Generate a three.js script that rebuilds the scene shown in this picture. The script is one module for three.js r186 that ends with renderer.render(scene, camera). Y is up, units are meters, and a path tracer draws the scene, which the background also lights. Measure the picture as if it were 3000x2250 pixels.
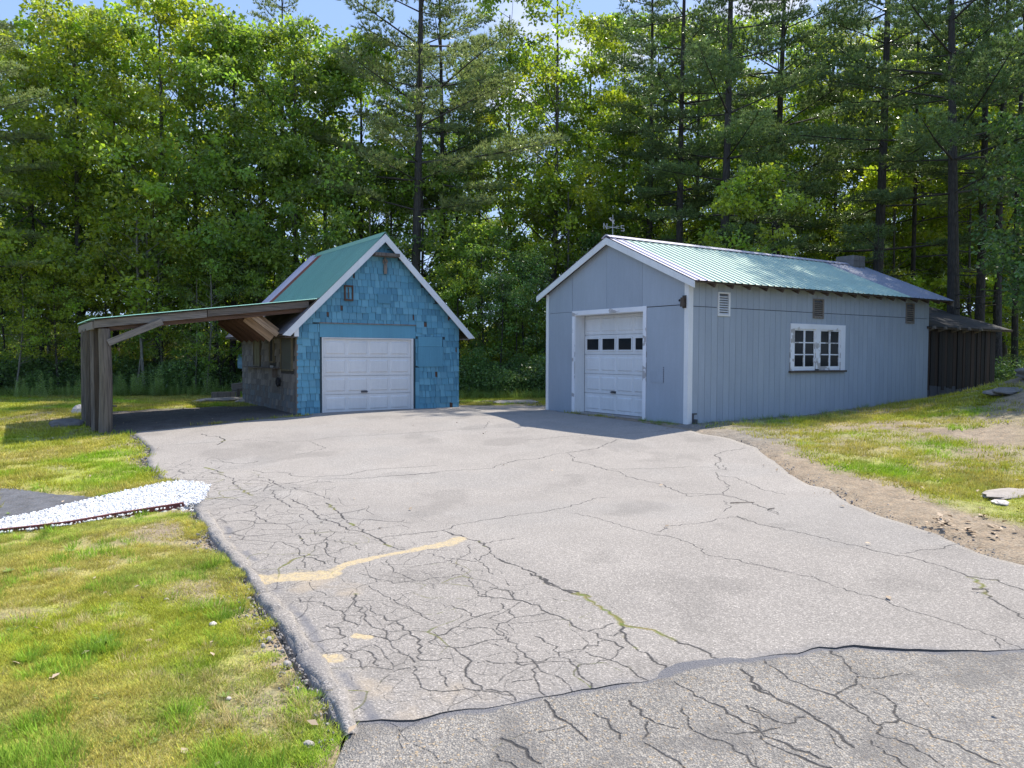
import * as THREE from 'three';
import { mergeGeometries } from 'three/addons/utils/BufferGeometryUtils.js';

// ---------- camera, sky, sun, exposure ----------
const scene = new THREE.Scene();
const camera = new THREE.PerspectiveCamera(52.65, 4 / 3, 0.1, 900);
camera.position.set(0, 1.5, 0);
camera.rotation.order = 'YXZ';
camera.rotation.set(-0.0379, 0, 0.0036);
const renderer = new THREE.WebGLRenderer({ antialias: true });
renderer.toneMapping = THREE.LinearToneMapping;
renderer.toneMappingExposure = 1.75;
renderer.shadowMap.enabled = true;
const SUN_DIR = new THREE.Vector3(0.385, 0.837, -0.385).normalize();   // behind the woods, to the right
const sun = new THREE.DirectionalLight(new THREE.Color().setRGB(1, 0.94, 0.83), 4.3);
sun.name = 'sun';
sun.position.copy(SUN_DIR).multiplyScalar(80).add(new THREE.Vector3(0, 0, -18));
sun.target.position.set(0, 0, -18);
sun.castShadow = true;
sun.shadow.mapSize.set(4096, 4096);
Object.assign(sun.shadow.camera, { left: -40, right: 40, top: 40, bottom: -40, near: 1, far: 200 });
scene.add(sun, sun.target);

// ---------- noise ----------
const h2 = (x, y, s = 0) => { let n = Math.imul(x | 0, 374761393) + Math.imul(y | 0, 668265263) + Math.imul(s | 0, 1442695041); n = Math.imul(n ^ (n >>> 13), 1274126177); n ^= n >>> 16; return (n >>> 0) / 4294967296; };
const sm = (t) => t * t * (3 - 2 * t);
function vn(x, y, s = 0) { const i = Math.floor(x), j = Math.floor(y), a = sm(x - i), b = sm(y - j); const p = h2(i, j, s), q = h2(i + 1, j, s), r = h2(i, j + 1, s), t = h2(i + 1, j + 1, s); return p + (q - p) * a + (r - p) * b + (p - q - r + t) * a * b; }
function fbm(x, y, o = 4, s = 0) { let v = 0, a = 0.5, n = 0; for (let k = 0; k < o; k++) { v += a * vn(x, y, s + k); n += a; a *= 0.5; x *= 2.03; y *= 2.03; } return v / n; }
function pn(x, y, px, py, s = 0) { const i = Math.floor(x), j = Math.floor(y), a = sm(x - i), b = sm(y - j), w = (n, m) => ((n % m) + m) % m; const i0 = w(i, px), i1 = w(i + 1, px), j0 = w(j, py), j1 = w(j + 1, py); const p = h2(i0, j0, s), q = h2(i1, j0, s), r = h2(i0, j1, s), t = h2(i1, j1, s); return p + (q - p) * a + (r - p) * b + (p - q - r + t) * a * b; }
function pf(x, y, px, py, o = 4, s = 0) { let v = 0, a = 0.5, n = 0; for (let k = 0; k < o; k++) { v += a * pn(x, y, px, py, s + k); n += a; a *= 0.5; x *= 2; y *= 2; px *= 2; py *= 2; } return v / n; }
const clamp = (x, a = 0, b = 1) => Math.min(b, Math.max(a, x)), ss = (a, b, x) => sm(clamp((x - a) / (b - a))), lerp = (a, b, t) => a + (b - a) * t;
function rng(seed) { let s = seed * 2654435761 | 0; return () => { s = (s + 0x6d2b79f5) | 0; let t = Math.imul(s ^ (s >>> 15), 1 | s); t = (t + Math.imul(t ^ (t >>> 7), 61 | t)) ^ t; return ((t ^ (t >>> 14)) >>> 0) / 4294967296; }; }
const mix3 = (a, b, t) => [lerp(a[0], b[0], t), lerp(a[1], b[1], t), lerp(a[2], b[2], t)];

// ---------- sky ----------
{
  const W = 1024, H = 512, d = new Float32Array(W * H * 4);
  for (let r = 0; r < H; r++) for (let c = 0; c < W; c++) {
    const el = ((r + 0.5) / H - 0.5) * Math.PI, az = ((c + 0.5) / W - 0.5) * 2 * Math.PI, y = Math.sin(el), x = Math.cos(el) * Math.cos(az), z = Math.cos(el) * Math.sin(az);
    const up = Math.max(0, y), t = Math.pow(1 - up, 3);
    let col = mix3([0.145, 0.275, 0.60], [0.36, 0.49, 0.72], t);
    const cs = x * SUN_DIR.x + y * SUN_DIR.y + z * SUN_DIR.z, glow = 0.5 * Math.exp((cs - 1) * 14) + 0.10 * Math.exp((cs - 1) * 3);
    col = col.map((v, k) => v + glow * [1, 0.95, 0.86][k]);
    if (y > 0.02) {
      const k = 1.1 / (y + 0.12), n = fbm(x * k * 1.6 + 7, z * k * 1.6 + 3, 5, 11), a = ss(0.68, 0.88, n) * ss(0.02, 0.2, y);
      col = mix3(col, [0.62, 0.64, 0.74], a * 0.85);
    } else col = mix3(col, [0.12, 0.13, 0.12], ss(0.02, -0.15, y));
    d.set([col[0] * 1.06, col[1] * 1.03, col[2] * 0.97, 1], (r * W + c) * 4);
  }
  const t = new THREE.DataTexture(d, W, H, THREE.RGBAFormat, THREE.FloatType);
  t.mapping = THREE.EquirectangularReflectionMapping; t.magFilter = THREE.LinearFilter; t.needsUpdate = true;
  scene.background = t; scene.environment = t;
}

// ---------- outlines of the place, metres (x, z) ----------
const EDGE_LEFT=[-8.51,-17.67,-8.38,-17.16,-7.19,-15.40,-6.68,-14.16,-6.27,-13.41,-5.78,-12.68,-5.09,-12.11,-4.56,-11.28,-4.31,-10.48,-3.87,-9.68,-3.18,-8.46,-2.62,-7.57,-2.43,-7.22,-2.62,-7.54,-2.44,-7.21,-2.07,-6.56,-1.79,-6.10,-1.65,-5.78,-1.51,-5.54,-1.35,-5.22,-1.19,-4.95,-1.11,-4.70,-1.04,-4.55];
const EDGE_ROAD=[-0.91,-4.69,-0.76,-4.70,-0.56,-4.73,-0.40,-4.80,-0.24,-4.86,0.01,-4.91,-0.21,-4.86,-0.01,-4.93,0.22,-5.02,0.55,-5.12,0.94,-5.26,1.16,-5.41,1.54,-5.55,1.80,-5.63,2.32,-5.77,2.13,-5.70,2.36,-5.77,2.67,-5.79,2.94,-5.72,3.24,-5.72,3.62,-5.72,3.84,-5.73];
const EDGE_RIGHT=[3.80,-16.00,4.23,-15.51,4.56,-14.31,4.42,-12.67,4.40,-11.41,4.57,-11.15,4.53,-10.26,4.64,-9.70,4.80,-9.19,4.88,-8.66,4.95,-8.19,5.13,-7.72];
const CRACKS=[
 {w:0.012,m:0.1,p:[-7.00,-15.77,-6.63,-15.90,-5.95,-16.15,-5.56,-16.28,-4.85,-15.97,-4.18,-16.06,-3.84,-16.43,-3.13,-16.57,-1.63,-16.85]},
 {w:0.03,m:0.5,p:[-6.85,-17.10,-6.61,-16.81,-6.32,-16.74,-6.04,-16.25,-6.00,-15.76]},
 {w:0.012,m:0,p:[-4.19,-15.98,-3.87,-15.48,-3.67,-15.24,-3.84,-14.75,-4.04,-14.49]},
 {w:0.02,m:0.2,p:[-5.46,-14.06,-5.28,-13.98,-4.98,-13.77,-4.71,-13.71,-4.58,-13.93]},
 {w:0.025,m:0.7,p:[-5.33,-13.42,-5.11,-13.22,-4.83,-12.91]},
 {w:0.025,m:0.5,p:[-5.09,-12.99,-4.68,-12.62,-4.46,-12.39,-4.29,-11.97,-4.08,-11.62,-3.78,-11.24]},
 {w:0.016,m:0.2,p:[-4.39,-13.12,-4.14,-12.87,-3.93,-12.94,-3.72,-12.84,-3.56,-12.61,-3.21,-12.48,-2.70,-12.61,-2.45,-12.99,-2.13,-13.14,-1.80,-13.18,-1.29,-13.34]},
 {w:0.02,m:0,p:[-4.38,-12.37,-3.97,-12.26,-3.63,-11.94,-3.37,-12.07,-3.15,-12.32,-2.37,-12.33,-2.02,-12.49,-1.23,-12.74]},
 {w:0.02,m:0,p:[-3.89,-12.36,-3.63,-11.94,-3.41,-11.63]},
 {w:0.02,m:0.1,p:[-3.36,-11.73,-3.09,-11.52,-2.73,-11.14,-2.58,-10.92]},
 {w:0.02,m:0.3,p:[-3.63,-11.64,-3.44,-11.18,-3.17,-10.74,-3.02,-10.49]},
 {w:0.022,m:0.2,p:[-3.16,-10.99,-2.89,-10.64,-2.60,-10.16,-2.47,-9.87,-2.23,-9.65,-2.00,-9.31,-1.77,-9.18]},
 {w:0.026,m:0.6,p:[-2.58,-10.71,-2.29,-10.19,-2.07,-9.65,-1.86,-9.37,-1.73,-9.12,-1.56,-8.90,-1.38,-8.59,-1.17,-8.42]},
 {w:0.022,m:0.3,p:[-3.49,-10.35,-3.33,-10.04,-3.10,-9.72,-2.94,-9.61]},
 {w:0.018,m:0.2,p:[-2.44,-9.33,-2.20,-8.98,-2.01,-8.77,-1.79,-8.63,-1.66,-8.44]},
 {w:0.02,m:0.2,p:[-2.50,-9.05,-2.28,-8.61,-2.11,-8.75,-2.07,-8.50,-1.92,-8.19,-1.78,-7.94]},
 {w:0.02,m:0.2,p:[-2.62,-8.79,-2.34,-8.48,-2.28,-8.27,-2.08,-8.14,-1.93,-7.94]},
 {w:0.018,m:0,p:[-2.22,-8.22,-2.10,-7.81]},
 {w:0.016,m:0.5,p:[-1.56,-8.90,-1.23,-9.07,-0.89,-9.18]},
 {w:0.016,m:0.6,p:[-1.20,-9.04,-0.83,-9.19,-0.63,-9.48,-0.34,-9.67,-0.00,-9.87,0.44,-10.09,0.68,-10.24,1.02,-10.59,1.21,-10.83,1.33,-10.82]},
 {w:0.02,m:0,p:[-4.41,-11.13,-4.18,-10.99,-3.88,-10.93]},
 {w:0.02,m:0,p:[-4.31,-10.87,-4.10,-11.12,-3.89,-11.38,-3.71,-11.79,-3.63,-11.94]},
 {w:0.02,m:0,p:[-1.66,-12.58,-1.02,-12.88,-0.35,-13.04,-0.21,-13.31,0.12,-13.73,0.48,-13.78,0.80,-14.19,1.20,-14.42,1.60,-14.63,1.80,-14.98,2.14,-15.53]},
 {w:0.018,m:0,p:[1.03,-14.23,1.12,-13.80,1.06,-13.50,1.33,-13.19,1.54,-12.76,1.76,-12.55,1.80,-12.23,1.93,-12.03,2.25,-11.66,2.37,-11.26,2.50,-10.83,2.99,-10.96,3.20,-10.55,3.41,-9.85]},
 {w:0.012,m:0,p:[1.54,-12.76,2.24,-12.78,2.97,-12.88,3.38,-12.82]},
 {w:0.02,m:0,p:[4.34,-14.35,3.78,-14.02,3.61,-13.73,3.64,-13.43,3.43,-13.02,3.40,-12.69,3.50,-12.61,3.55,-12.95]},
 {w:0.014,m:0,p:[3.30,-12.44,3.20,-11.95,3.24,-11.54,3.01,-10.96]},
 {w:0.026,m:0.4,p:[-0.83,-9.19,-0.53,-8.87,-0.30,-8.62,-0.24,-8.27,-0.11,-8.02,0.07,-7.82,0.16,-7.70]},
 {w:0.03,m:0.8,p:[0.16,-7.70,0.27,-7.49,0.40,-7.24,0.53,-7.05,0.70,-6.91]},
 {w:0.009,m:0,p:[-0.31,-8.66,-0.15,-8.73,0.04,-8.85]},
 {w:0.007,m:0,p:[0.79,-9.99,1.07,-9.74,1.43,-9.25,1.68,-8.94]},
 {w:0.012,m:0,p:[1.68,-8.94,1.91,-8.76,2.04,-8.42,2.09,-8.11,2.29,-7.98,2.56,-7.72,2.70,-7.57]},
 {w:0.012,m:0,p:[1.70,-9.05,1.89,-9.31,2.28,-9.41,2.74,-9.71,2.87,-9.67,2.98,-9.38,3.23,-9.10]},
 {w:0.012,m:0,p:[-2.22,-16.81,-0.91,-17.08,-0.61,-17.16,-0.53,-18.15]},
 {w:0.012,m:0,p:[0.27,-15.65,1.22,-16.01,2.10,-16.01,2.91,-16.22,3.23,-16.39]},
 {w:0.012,m:0,p:[3.29,-12.18,3.50,-11.99,3.58,-11.57,3.61,-11.24,3.85,-10.86]},
 {w:0.012,m:0,p:[2.90,-10.56,2.89,-10.19,2.74,-9.97]},
 {w:0.03,m:0.9,p:[0.19,-7.60,0.32,-7.39,0.40,-7.21,0.55,-7.08,0.67,-6.93,0.73,-6.71,0.84,-6.56,0.89,-6.38,0.90,-6.25]},
 {w:0.022,m:0.7,p:[0.90,-6.25,1.04,-6.18,1.17,-6.08,1.27,-5.93]},
 {w:0.022,m:0.1,p:[1.27,-5.93,1.39,-5.81,1.48,-5.69,1.54,-5.55]},
 {w:0.022,m:0.3,p:[0.89,-6.25,0.89,-5.99,0.94,-5.79,1.01,-5.70,1.06,-5.51,1.15,-5.40]},
 {w:0.02,m:0.2,p:[-0.30,-6.97,-0.16,-6.91,0.03,-6.86,0.24,-6.72,0.33,-6.50,0.48,-6.34,0.53,-6.19,0.62,-6.11,0.74,-5.94,0.85,-5.79]},
 {w:0.014,m:0,p:[0.03,-6.86,0.02,-7.03,-0.05,-7.13,-0.20,-7.20]},
 {w:0.014,m:0.1,p:[-0.12,-6.17,-0.02,-5.98,0.06,-5.74,0.17,-5.52,0.16,-5.30,0.22,-5.04]},
 {w:0.014,m:0.8,p:[0.19,-6.02,0.31,-5.85,0.35,-5.70,0.43,-5.51,0.47,-5.39,0.54,-5.13]},
 {w:0.014,m:0.7,p:[0.56,-5.71,0.71,-5.57,0.84,-5.44,0.94,-5.26]},
 {w:0.01,m:0,p:[-0.24,-5.54,0.04,-5.52,0.17,-5.54,0.35,-5.61]},
 {w:0.01,m:0.3,p:[0.19,-5.45,0.35,-5.27,0.41,-5.06]},
 {w:0.008,m:0,p:[0.62,-6.12,0.84,-6.28]},
 {w:0.008,m:0,p:[0.75,-6.03,0.90,-6.07]},
 {w:0.01,m:0,p:[0.72,-5.57,0.85,-5.79]},
 {w:0.01,m:0,p:[-0.12,-6.17,-0.10,-6.30,0.03,-6.43,-0.09,-6.77]},
 {w:0.008,m:0,p:[0.03,-6.43,0.29,-6.52]},
 {w:0.01,m:0.3,p:[0.35,-5.71,0.54,-5.76,0.74,-5.94]},
 {w:0.009,m:0,p:[0.47,-5.47,0.71,-5.57]},
 {w:0.012,m:0,p:[-0.22,-5.09,-0.16,-5.08,0.01,-5.04,0.03,-4.96]},
 {w:0.01,m:0,p:[-0.00,-5.21,0.14,-5.26]},
 {w:0.016,m:0.1,p:[-1.30,-8.06,-1.18,-7.70,-1.10,-7.58,-0.91,-7.36]},
 {w:0.012,m:0,p:[-0.91,-7.36,-0.66,-7.48,-0.49,-7.57]},
 {w:0.016,m:0.5,p:[-1.42,-6.99,-1.38,-6.73,-1.25,-6.52,-1.16,-6.27,-1.00,-6.14,-0.94,-5.94,-0.85,-5.77,-0.70,-5.55]},
 {w:0.016,m:0.4,p:[-1.23,-6.70,-1.16,-6.52,-1.06,-6.41,-0.93,-6.28,-0.81,-6.13,-0.71,-5.96,-0.67,-5.59]},
 {w:0.014,m:0,p:[-1.91,-6.90,-1.87,-6.80,-1.71,-6.80,-1.56,-6.64,-1.43,-6.52,-1.40,-6.41,-1.25,-6.25]},
 {w:0.014,m:0,p:[-1.51,-6.25,-1.37,-6.14,-1.30,-6.02]},
 {w:0.012,m:0,p:[-1.53,-5.92,-1.39,-5.98,-1.30,-6.02]},
 {w:0.014,m:0,p:[-1.12,-6.06,-0.94,-5.94,-0.82,-6.08]},
 {w:0.014,m:0,p:[-1.38,-5.71,-1.24,-5.76,-1.08,-5.75,-0.95,-5.49]},
 {w:0.012,m:0,p:[-1.29,-5.90,-1.23,-5.73,-1.12,-5.60,-1.05,-5.43]},
 {w:0.014,m:0,p:[-0.64,-5.92,-0.50,-6.13,-0.30,-6.43,-0.11,-6.57]},
 {w:0.012,m:0,p:[-0.64,-5.92,-0.53,-5.84,-0.43,-5.80,-0.02,-5.99]},
 {w:0.016,m:0,p:[-0.43,-5.80,-0.29,-5.57,-0.32,-5.38,-0.19,-5.10]},
 {w:0.012,m:0,p:[-0.67,-5.59,-0.54,-5.58,-0.44,-5.61]},
 {w:0.013,m:0,p:[-0.70,-5.49,-0.62,-5.21,-0.55,-5.10,-0.46,-5.08]},
 {w:0.016,m:0,p:[-0.46,-5.08,-0.25,-5.10,-0.08,-5.08,0.01,-5.04]},
 {w:0.012,m:0,p:[-0.51,-5.41,-0.43,-5.16]},
 {w:0.012,m:0,p:[-0.43,-6.23,-0.15,-6.18,0.01,-5.90]},
 {w:0.012,m:0,p:[-1.05,-6.85,-0.83,-6.57,-0.66,-6.36]},
 {w:0.012,m:0,p:[-1.50,-7.61,-1.32,-7.44,-1.12,-7.29,-0.91,-7.36]},
 {w:0.01,m:0,p:[-1.34,-7.22,-1.17,-6.98,-1.08,-6.85]},
 {w:0.012,m:0,p:[-0.52,-6.72,-0.38,-6.57,-0.30,-6.43]},
 {w:0.01,m:0,p:[2.45,-11.04,2.97,-10.92,3.24,-10.45,3.39,-9.79]},
 {w:0.018,m:0,p:[2.85,-9.74,2.98,-9.37,3.52,-8.75,3.96,-8.20,4.23,-7.90,4.34,-7.64,4.40,-7.40]},
 {w:0.025,m:0.6,p:[4.40,-7.40,4.62,-7.31,4.68,-7.01]},
 {w:0.022,m:0.6,p:[4.42,-7.36,4.39,-7.14,4.24,-6.82,4.24,-6.55,4.22,-6.31]},
 {w:0.01,m:0,p:[4.11,-8.17,4.59,-8.29,4.90,-8.45]},
 {w:0.011,m:0,p:[2.45,-7.86,2.65,-7.63,2.92,-7.36,3.06,-7.00,3.22,-6.86,3.37,-6.50,3.58,-6.23,3.76,-5.95,3.83,-5.72]},
 {w:0.008,m:0,p:[3.75,-5.92,3.67,-5.75]},
 {w:0.008,m:0,p:[-0.47,-8.59,-0.44,-8.27,-0.70,-7.95,-1.03,-7.79]},
 {w:0.008,m:0,p:[-0.91,-8.28,-0.71,-8.10,-0.45,-7.64,-0.36,-7.18,-0.23,-6.93]},
 {w:0.008,m:0,p:[-0.39,-8.09,-0.28,-7.85,-0.18,-7.58]},
 {w:0.009,m:0,p:[-0.24,-8.27,-0.39,-7.97,-0.64,-8.09]},
 {w:0.012,m:0.2,p:[-0.16,-7.18,-0.03,-7.10,0.02,-6.94]},
];
const ROAD_CRACKS=[
 {w:0.022,m:.1,p:[1.85,-5.59,1.91,-5.27,2.01,-5.13,2.13,-5.02,2.16,-4.87,2.24,-4.63]},
 {w:0.026,m:.1,p:[1.64,-5.18,1.72,-5.04,1.84,-4.84,1.92,-4.65,1.97,-4.39]},
 {w:0.026,m:.1,p:[1.53,-4.88,1.60,-4.76,1.68,-4.66]},
 {w:0.022,m:.1,p:[1.45,-4.61,1.54,-4.38,1.66,-4.25,1.76,-4.17]},
 {w:0.016,m:.1,p:[2.40,-5.74,2.41,-5.53,2.42,-5.33]},
 {w:0.016,m:.1,p:[2.13,-5.02,2.28,-5.15,2.41,-5.31,2.56,-5.28,2.79,-5.33]},
 {w:0.018,m:.1,p:[2.39,-4.71,2.54,-4.46,2.63,-4.31,2.69,-4.20]},
 {w:0.016,m:.1,p:[2.11,-4.46,2.12,-4.32,2.19,-4.16]},
 {w:0.014,m:.1,p:[2.41,-5.07,2.47,-4.90,2.40,-4.71,2.24,-4.63]},
 {w:0.018,m:.1,p:[2.18,-4.91,2.22,-4.70,2.25,-4.62,2.18,-4.54,2.26,-4.48,2.32,-4.35,2.38,-4.19]},
 {w:0.014,m:.1,p:[1.90,-4.53,1.90,-4.36]},
 {w:0.02,m:.1,p:[0.22,-4.98,0.27,-4.83,0.33,-4.71,0.45,-4.48]},
 {w:0.018,m:.1,p:[0.77,-4.97,0.81,-4.77,0.93,-4.65,1.01,-4.61]},
 {w:0.024,m:.1,p:[1.12,-5.24,1.21,-5.03,1.36,-4.86,1.41,-4.74,1.50,-4.52,1.73,-4.27]},
 {w:0.018,m:.1,p:[1.09,-4.87,1.08,-4.63,1.17,-4.49,1.28,-4.42,1.33,-4.24,1.37,-4.18]},
 {w:0.022,m:.1,p:[-0.06,-4.50,0.04,-4.41,0.16,-4.23]},
 {w:0.026,m:.1,p:[-0.08,-4.33,0.03,-4.19]},
 {w:0.022,m:.1,p:[0.78,-4.44,0.88,-4.30,0.95,-4.18]},
 {w:0.016,m:.1,p:[0.52,-4.81,0.60,-4.66,0.64,-4.49]},
 {w:0.016,m:.1,p:[0.84,-4.69,0.78,-4.49]},
 {w:0.016,m:.1,p:[1.28,-4.56,1.46,-4.56,1.62,-4.61]},
 {w:0.014,m:.1,p:[0.33,-4.64,0.17,-4.57]},
 {w:0.02,m:.1,p:[1.63,-5.43,1.67,-5.12,1.72,-5.05,1.84,-4.84,1.91,-4.72]},
 {w:0.02,m:.1,p:[1.51,-4.90,1.57,-4.74,1.69,-4.66,1.82,-4.74]},
];
const SAND=[
 {w:0.16,p:[-2.55,-7.50,-2.39,-7.42,-2.29,-7.48,-2.06,-7.53,-1.79,-7.60]},
 {w:0.1,p:[-1.80,-7.64,-1.72,-7.88,-1.56,-8.06,-1.39,-8.19,-1.15,-8.34,-0.90,-8.52]},
 {w:0.14,p:[-0.90,-8.52,-0.70,-8.66,-0.59,-8.83]},
 {w:0.09,p:[-1.50,-5.65,-1.41,-5.63,-1.27,-5.62]},
 {w:0.05,p:[-1.22,-6.04,-1.12,-6.01]},
];
const DUST=[
 {w:0.3,p:[-1.85,-7.27,-1.55,-7.12]},
 {w:0.35,p:[-0.89,-5.22,-0.60,-4.95,-0.47,-4.78]},
 {w:0.12,p:[1.35,-5.19,1.51,-5.16]},
];
const BERM_IN=[-4.05,-10.29,-3.72,-9.68,-3.08,-8.54,-2.48,-7.56,-2.53,-7.69,-2.11,-6.87,-1.82,-6.45,-1.60,-6.02,-1.46,-5.78,-1.32,-5.52,-1.12,-5.18,-1.01,-4.95,-0.91,-4.69,-0.87,-4.55];
const BERM_OUT=[-4.21,-10.30,-3.87,-9.68,-3.18,-8.46,-2.62,-7.57,-2.62,-7.54,-2.44,-7.21,-2.07,-6.56,-1.79,-6.10,-1.65,-5.78,-1.51,-5.54,-1.35,-5.22,-1.19,-4.95,-1.11,-4.70,-1.03,-4.55];
const GRAVEL=[-6.61,-9.83,-6.35,-10.17,-6.11,-10.85,-5.90,-11.29,-5.67,-11.73,-5.49,-12.12,-5.30,-12.25,-4.93,-12.12,-4.66,-11.86,-4.51,-11.34,-4.36,-10.80,-4.50,-10.63,-4.89,-10.29,-5.19,-9.99,-5.52,-9.62,-5.87,-9.40,-6.21,-9.23];
const EDGING=[-6.22,-9.24,-5.88,-9.42,-5.53,-9.63,-5.20,-10.01,-4.89,-10.29,-4.52,-10.63];
const PATH=[-8.12,-12.02,-7.62,-11.89,-6.82,-11.50,-6.25,-11.34,-5.95,-11.16,-5.83,-11.10,-6.10,-10.83,-6.33,-10.16,-6.64,-9.82];

// ---------- helpers ----------
const V3 = (x, y, z) => new THREE.Vector3(x, y, z), GY = 0.595, BY = 0.582;
const pairs = (a) => { const r = []; for (let i = 0; i < a.length; i += 2) r.push([a[i], a[i + 1]]); return r; };
const bumpAt = (x, z, cx, cz, s) => Math.exp(-((x - cx) ** 2 + (z - cz) ** 2) / (2 * s * s));
function groundY(x, z) {              // the yard falls towards the street; a bank rises on the right
  const f = -z, s = clamp(-0.3 * x - 0.95 * f + 17.4, -30, 30), t = 0.5 * Math.log1p(Math.exp((s - 0.3) / 0.5));
  return -0.035 - (1 - Math.exp(-0.1 * t)) + 1.9 * bumpAt(x, f, 15.5, 17.5, 3);
}
const used = {};
function numbered(n) { const k = used[n] = (used[n] ?? -1) + 1; return k ? n + '_' + String(k).padStart(3, '0') : n; }
function tag(o, label, category, group, kind) { if (label) o.userData.label = label; if (category) o.userData.category = category; if (group) o.userData.group = group; if (kind) o.userData.kind = kind; return o; }
function shadows(o) { o.castShadow = o.receiveShadow = true; return o; }
function thing(name, label, category, [x, y, z] = [0, 0, 0], turn = 0, group) {
  const o = new THREE.Group(); o.name = numbered(name); o.position.set(x, y, z); o.rotation.y = turn; scene.add(o);
  return tag(o, label, category, group);
}
function top(name, geo, mat, label, category, group, kind) { const o = shadows(new THREE.Mesh(geo, mat)); o.name = numbered(name); scene.add(o); return tag(o, label, category, group, kind); }
function part(name, geo, mat, parent) {
  const o = shadows(new THREE.Mesh(geo, mat)); parent.userData.used ??= {}; o.name = name; parent.add(o); return o;
}
function boxUV(g) {                    // uv in metres from the face's own direction
  g = g.index ? g.toNonIndexed() : g; g.computeVertexNormals();
  const p = g.attributes.position, n = g.attributes.normal, uv = new Float32Array(p.count * 2);
  for (let i = 0; i < p.count; i++) {
    const ax = Math.abs(n.getX(i)), ay = Math.abs(n.getY(i)), az = Math.abs(n.getZ(i)), x = p.getX(i), y = p.getY(i), z = p.getZ(i);
    if (az >= ax && az >= ay) { uv[2 * i] = x; uv[2 * i + 1] = y; } else if (ax >= ay) { uv[2 * i] = z; uv[2 * i + 1] = y; } else { uv[2 * i] = x; uv[2 * i + 1] = z; }
  }
  g.setAttribute('uv', new THREE.BufferAttribute(uv, 2)); return g;
}
function uvShift(g, du, dv) { const u = g.attributes.uv; for (let i = 0; i < u.count; i++) u.setXY(i, u.getX(i) + du, u.getY(i) + dv); return g; }
function grainAlong(g) { const u = g.attributes.uv; for (let i = 0; i < u.count; i++) u.setXY(i, u.getY(i), u.getX(i)); return uvShift(g, (jit * 0.37) % 1, (jit++ * 0.61) % 1); }
function rawBox(x0, x1, y0, y1, z0, z1) { const g = new THREE.BoxGeometry(x1 - x0, y1 - y0, z1 - z0); g.translate((x0 + x1) / 2, (y0 + y1) / 2, (z0 + z1) / 2); return g; }
const bx = (x0, x1, y0, y1, z0, z1) => boxUV(rawBox(x0, x1, y0, y1, z0, z1));
let jit = 1;
function bar(a, b, w, h, up = V3(0, 1, 0)) {            // a squared timber from a to b; its grain runs along it
  const d = b.clone().sub(a), L = d.length(), g = new THREE.BoxGeometry(w, L, h); const uv = boxUV(g);
  uvShift(uv, (jit * 0.37) % 1, (jit++ * 0.61) % 1);
  const y = d.normalize(), x = V3().crossVectors(y, up).normalize(), z = V3().crossVectors(x, y);
  uv.applyMatrix4(new THREE.Matrix4().makeBasis(x, y, z).setPosition(a.clone().add(b).multiplyScalar(0.5))); return uv;
}
function merge(list) { const l = list.map((g) => (g.index ? g.toNonIndexed() : g)); const keys = ['position', 'normal', 'uv']; for (const g of l) for (const k of Object.keys(g.attributes)) if (!keys.includes(k) && !(k === 'color' && l.every((q) => q.attributes.color))) g.deleteAttribute(k); return mergeGeometries(l); }
function prism(pts, z0, z1, holes = []) {               // outline in x, y pushed from z0 to z1
  const s = new THREE.Shape(pts.map((p) => new THREE.Vector2(...p))); for (const h of holes) s.holes.push(new THREE.Path(h.map((p) => new THREE.Vector2(...p))));
  const g = new THREE.ExtrudeGeometry(s, { depth: z1 - z0, bevelEnabled: false }); g.translate(0, 0, z0); return boxUV(g);
}
function prismX(pts, x0, x1, holes = []) {              // outline in (z, y) pushed along x
  const g = prism(pts, x0, x1, holes); g.applyMatrix4(new THREE.Matrix4().makeBasis(V3(0, 0, 1), V3(0, 1, 0), V3(1, 0, 0))); 
  const p = g.attributes.position; for (let i = 0; i < p.count; i += 3) for (const a of [p, g.attributes.normal, g.attributes.uv]) { const n = a.itemSize; for (let c = 0; c < n; c++) { const t = a.array[(i + 1) * n + c]; a.array[(i + 1) * n + c] = a.array[(i + 2) * n + c]; a.array[(i + 2) * n + c] = t; } }
  g.computeVertexNormals(); return g;
}
function tube(pts, r0, r1, seg = 6, steps = 0) {        // tapered limb through points
  const c = pts.length > 2 ? new THREE.CatmullRomCurve3(pts) : new THREE.LineCurve3(pts[0], pts[1]); const n = steps || Math.max(1, pts.length * 2 - 2), P = [], N = [], U = [], I = [];
  let x = null; const L = c.getLength();
  for (let i = 0; i <= n; i++) {
    const t = i / n, p = c.getPoint(t), d = c.getTangent(t); if (!x) x = V3().crossVectors(d, Math.abs(d.y) > 0.9 ? V3(1, 0, 0) : V3(0, 1, 0)); x.sub(d.clone().multiplyScalar(x.dot(d))).normalize();
    const y = V3().crossVectors(d, x), r = lerp(r0, r1, t);
    for (let k = 0; k <= seg; k++) { const a = (k / seg) * Math.PI * 2, q = x.clone().multiplyScalar(Math.cos(a)).addScaledVector(y, Math.sin(a)); P.push(p.x + q.x * r, p.y + q.y * r, p.z + q.z * r); N.push(q.x, q.y, q.z); U.push((k / seg) * Math.max(0.3, r0 * 6.28), t * L); }
  }
  for (let i = 0; i < n; i++) for (let k = 0; k < seg; k++) { const a = i * (seg + 1) + k, b = a + seg + 1; I.push(a, a + 1, b, a + 1, b + 1, b); }
  const g = new THREE.BufferGeometry(); g.setAttribute('position', new THREE.Float32BufferAttribute(P, 3)); g.setAttribute('normal', new THREE.Float32BufferAttribute(N, 3)); g.setAttribute('uv', new THREE.Float32BufferAttribute(U, 2)); g.setIndex(I); return g;
}
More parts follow.
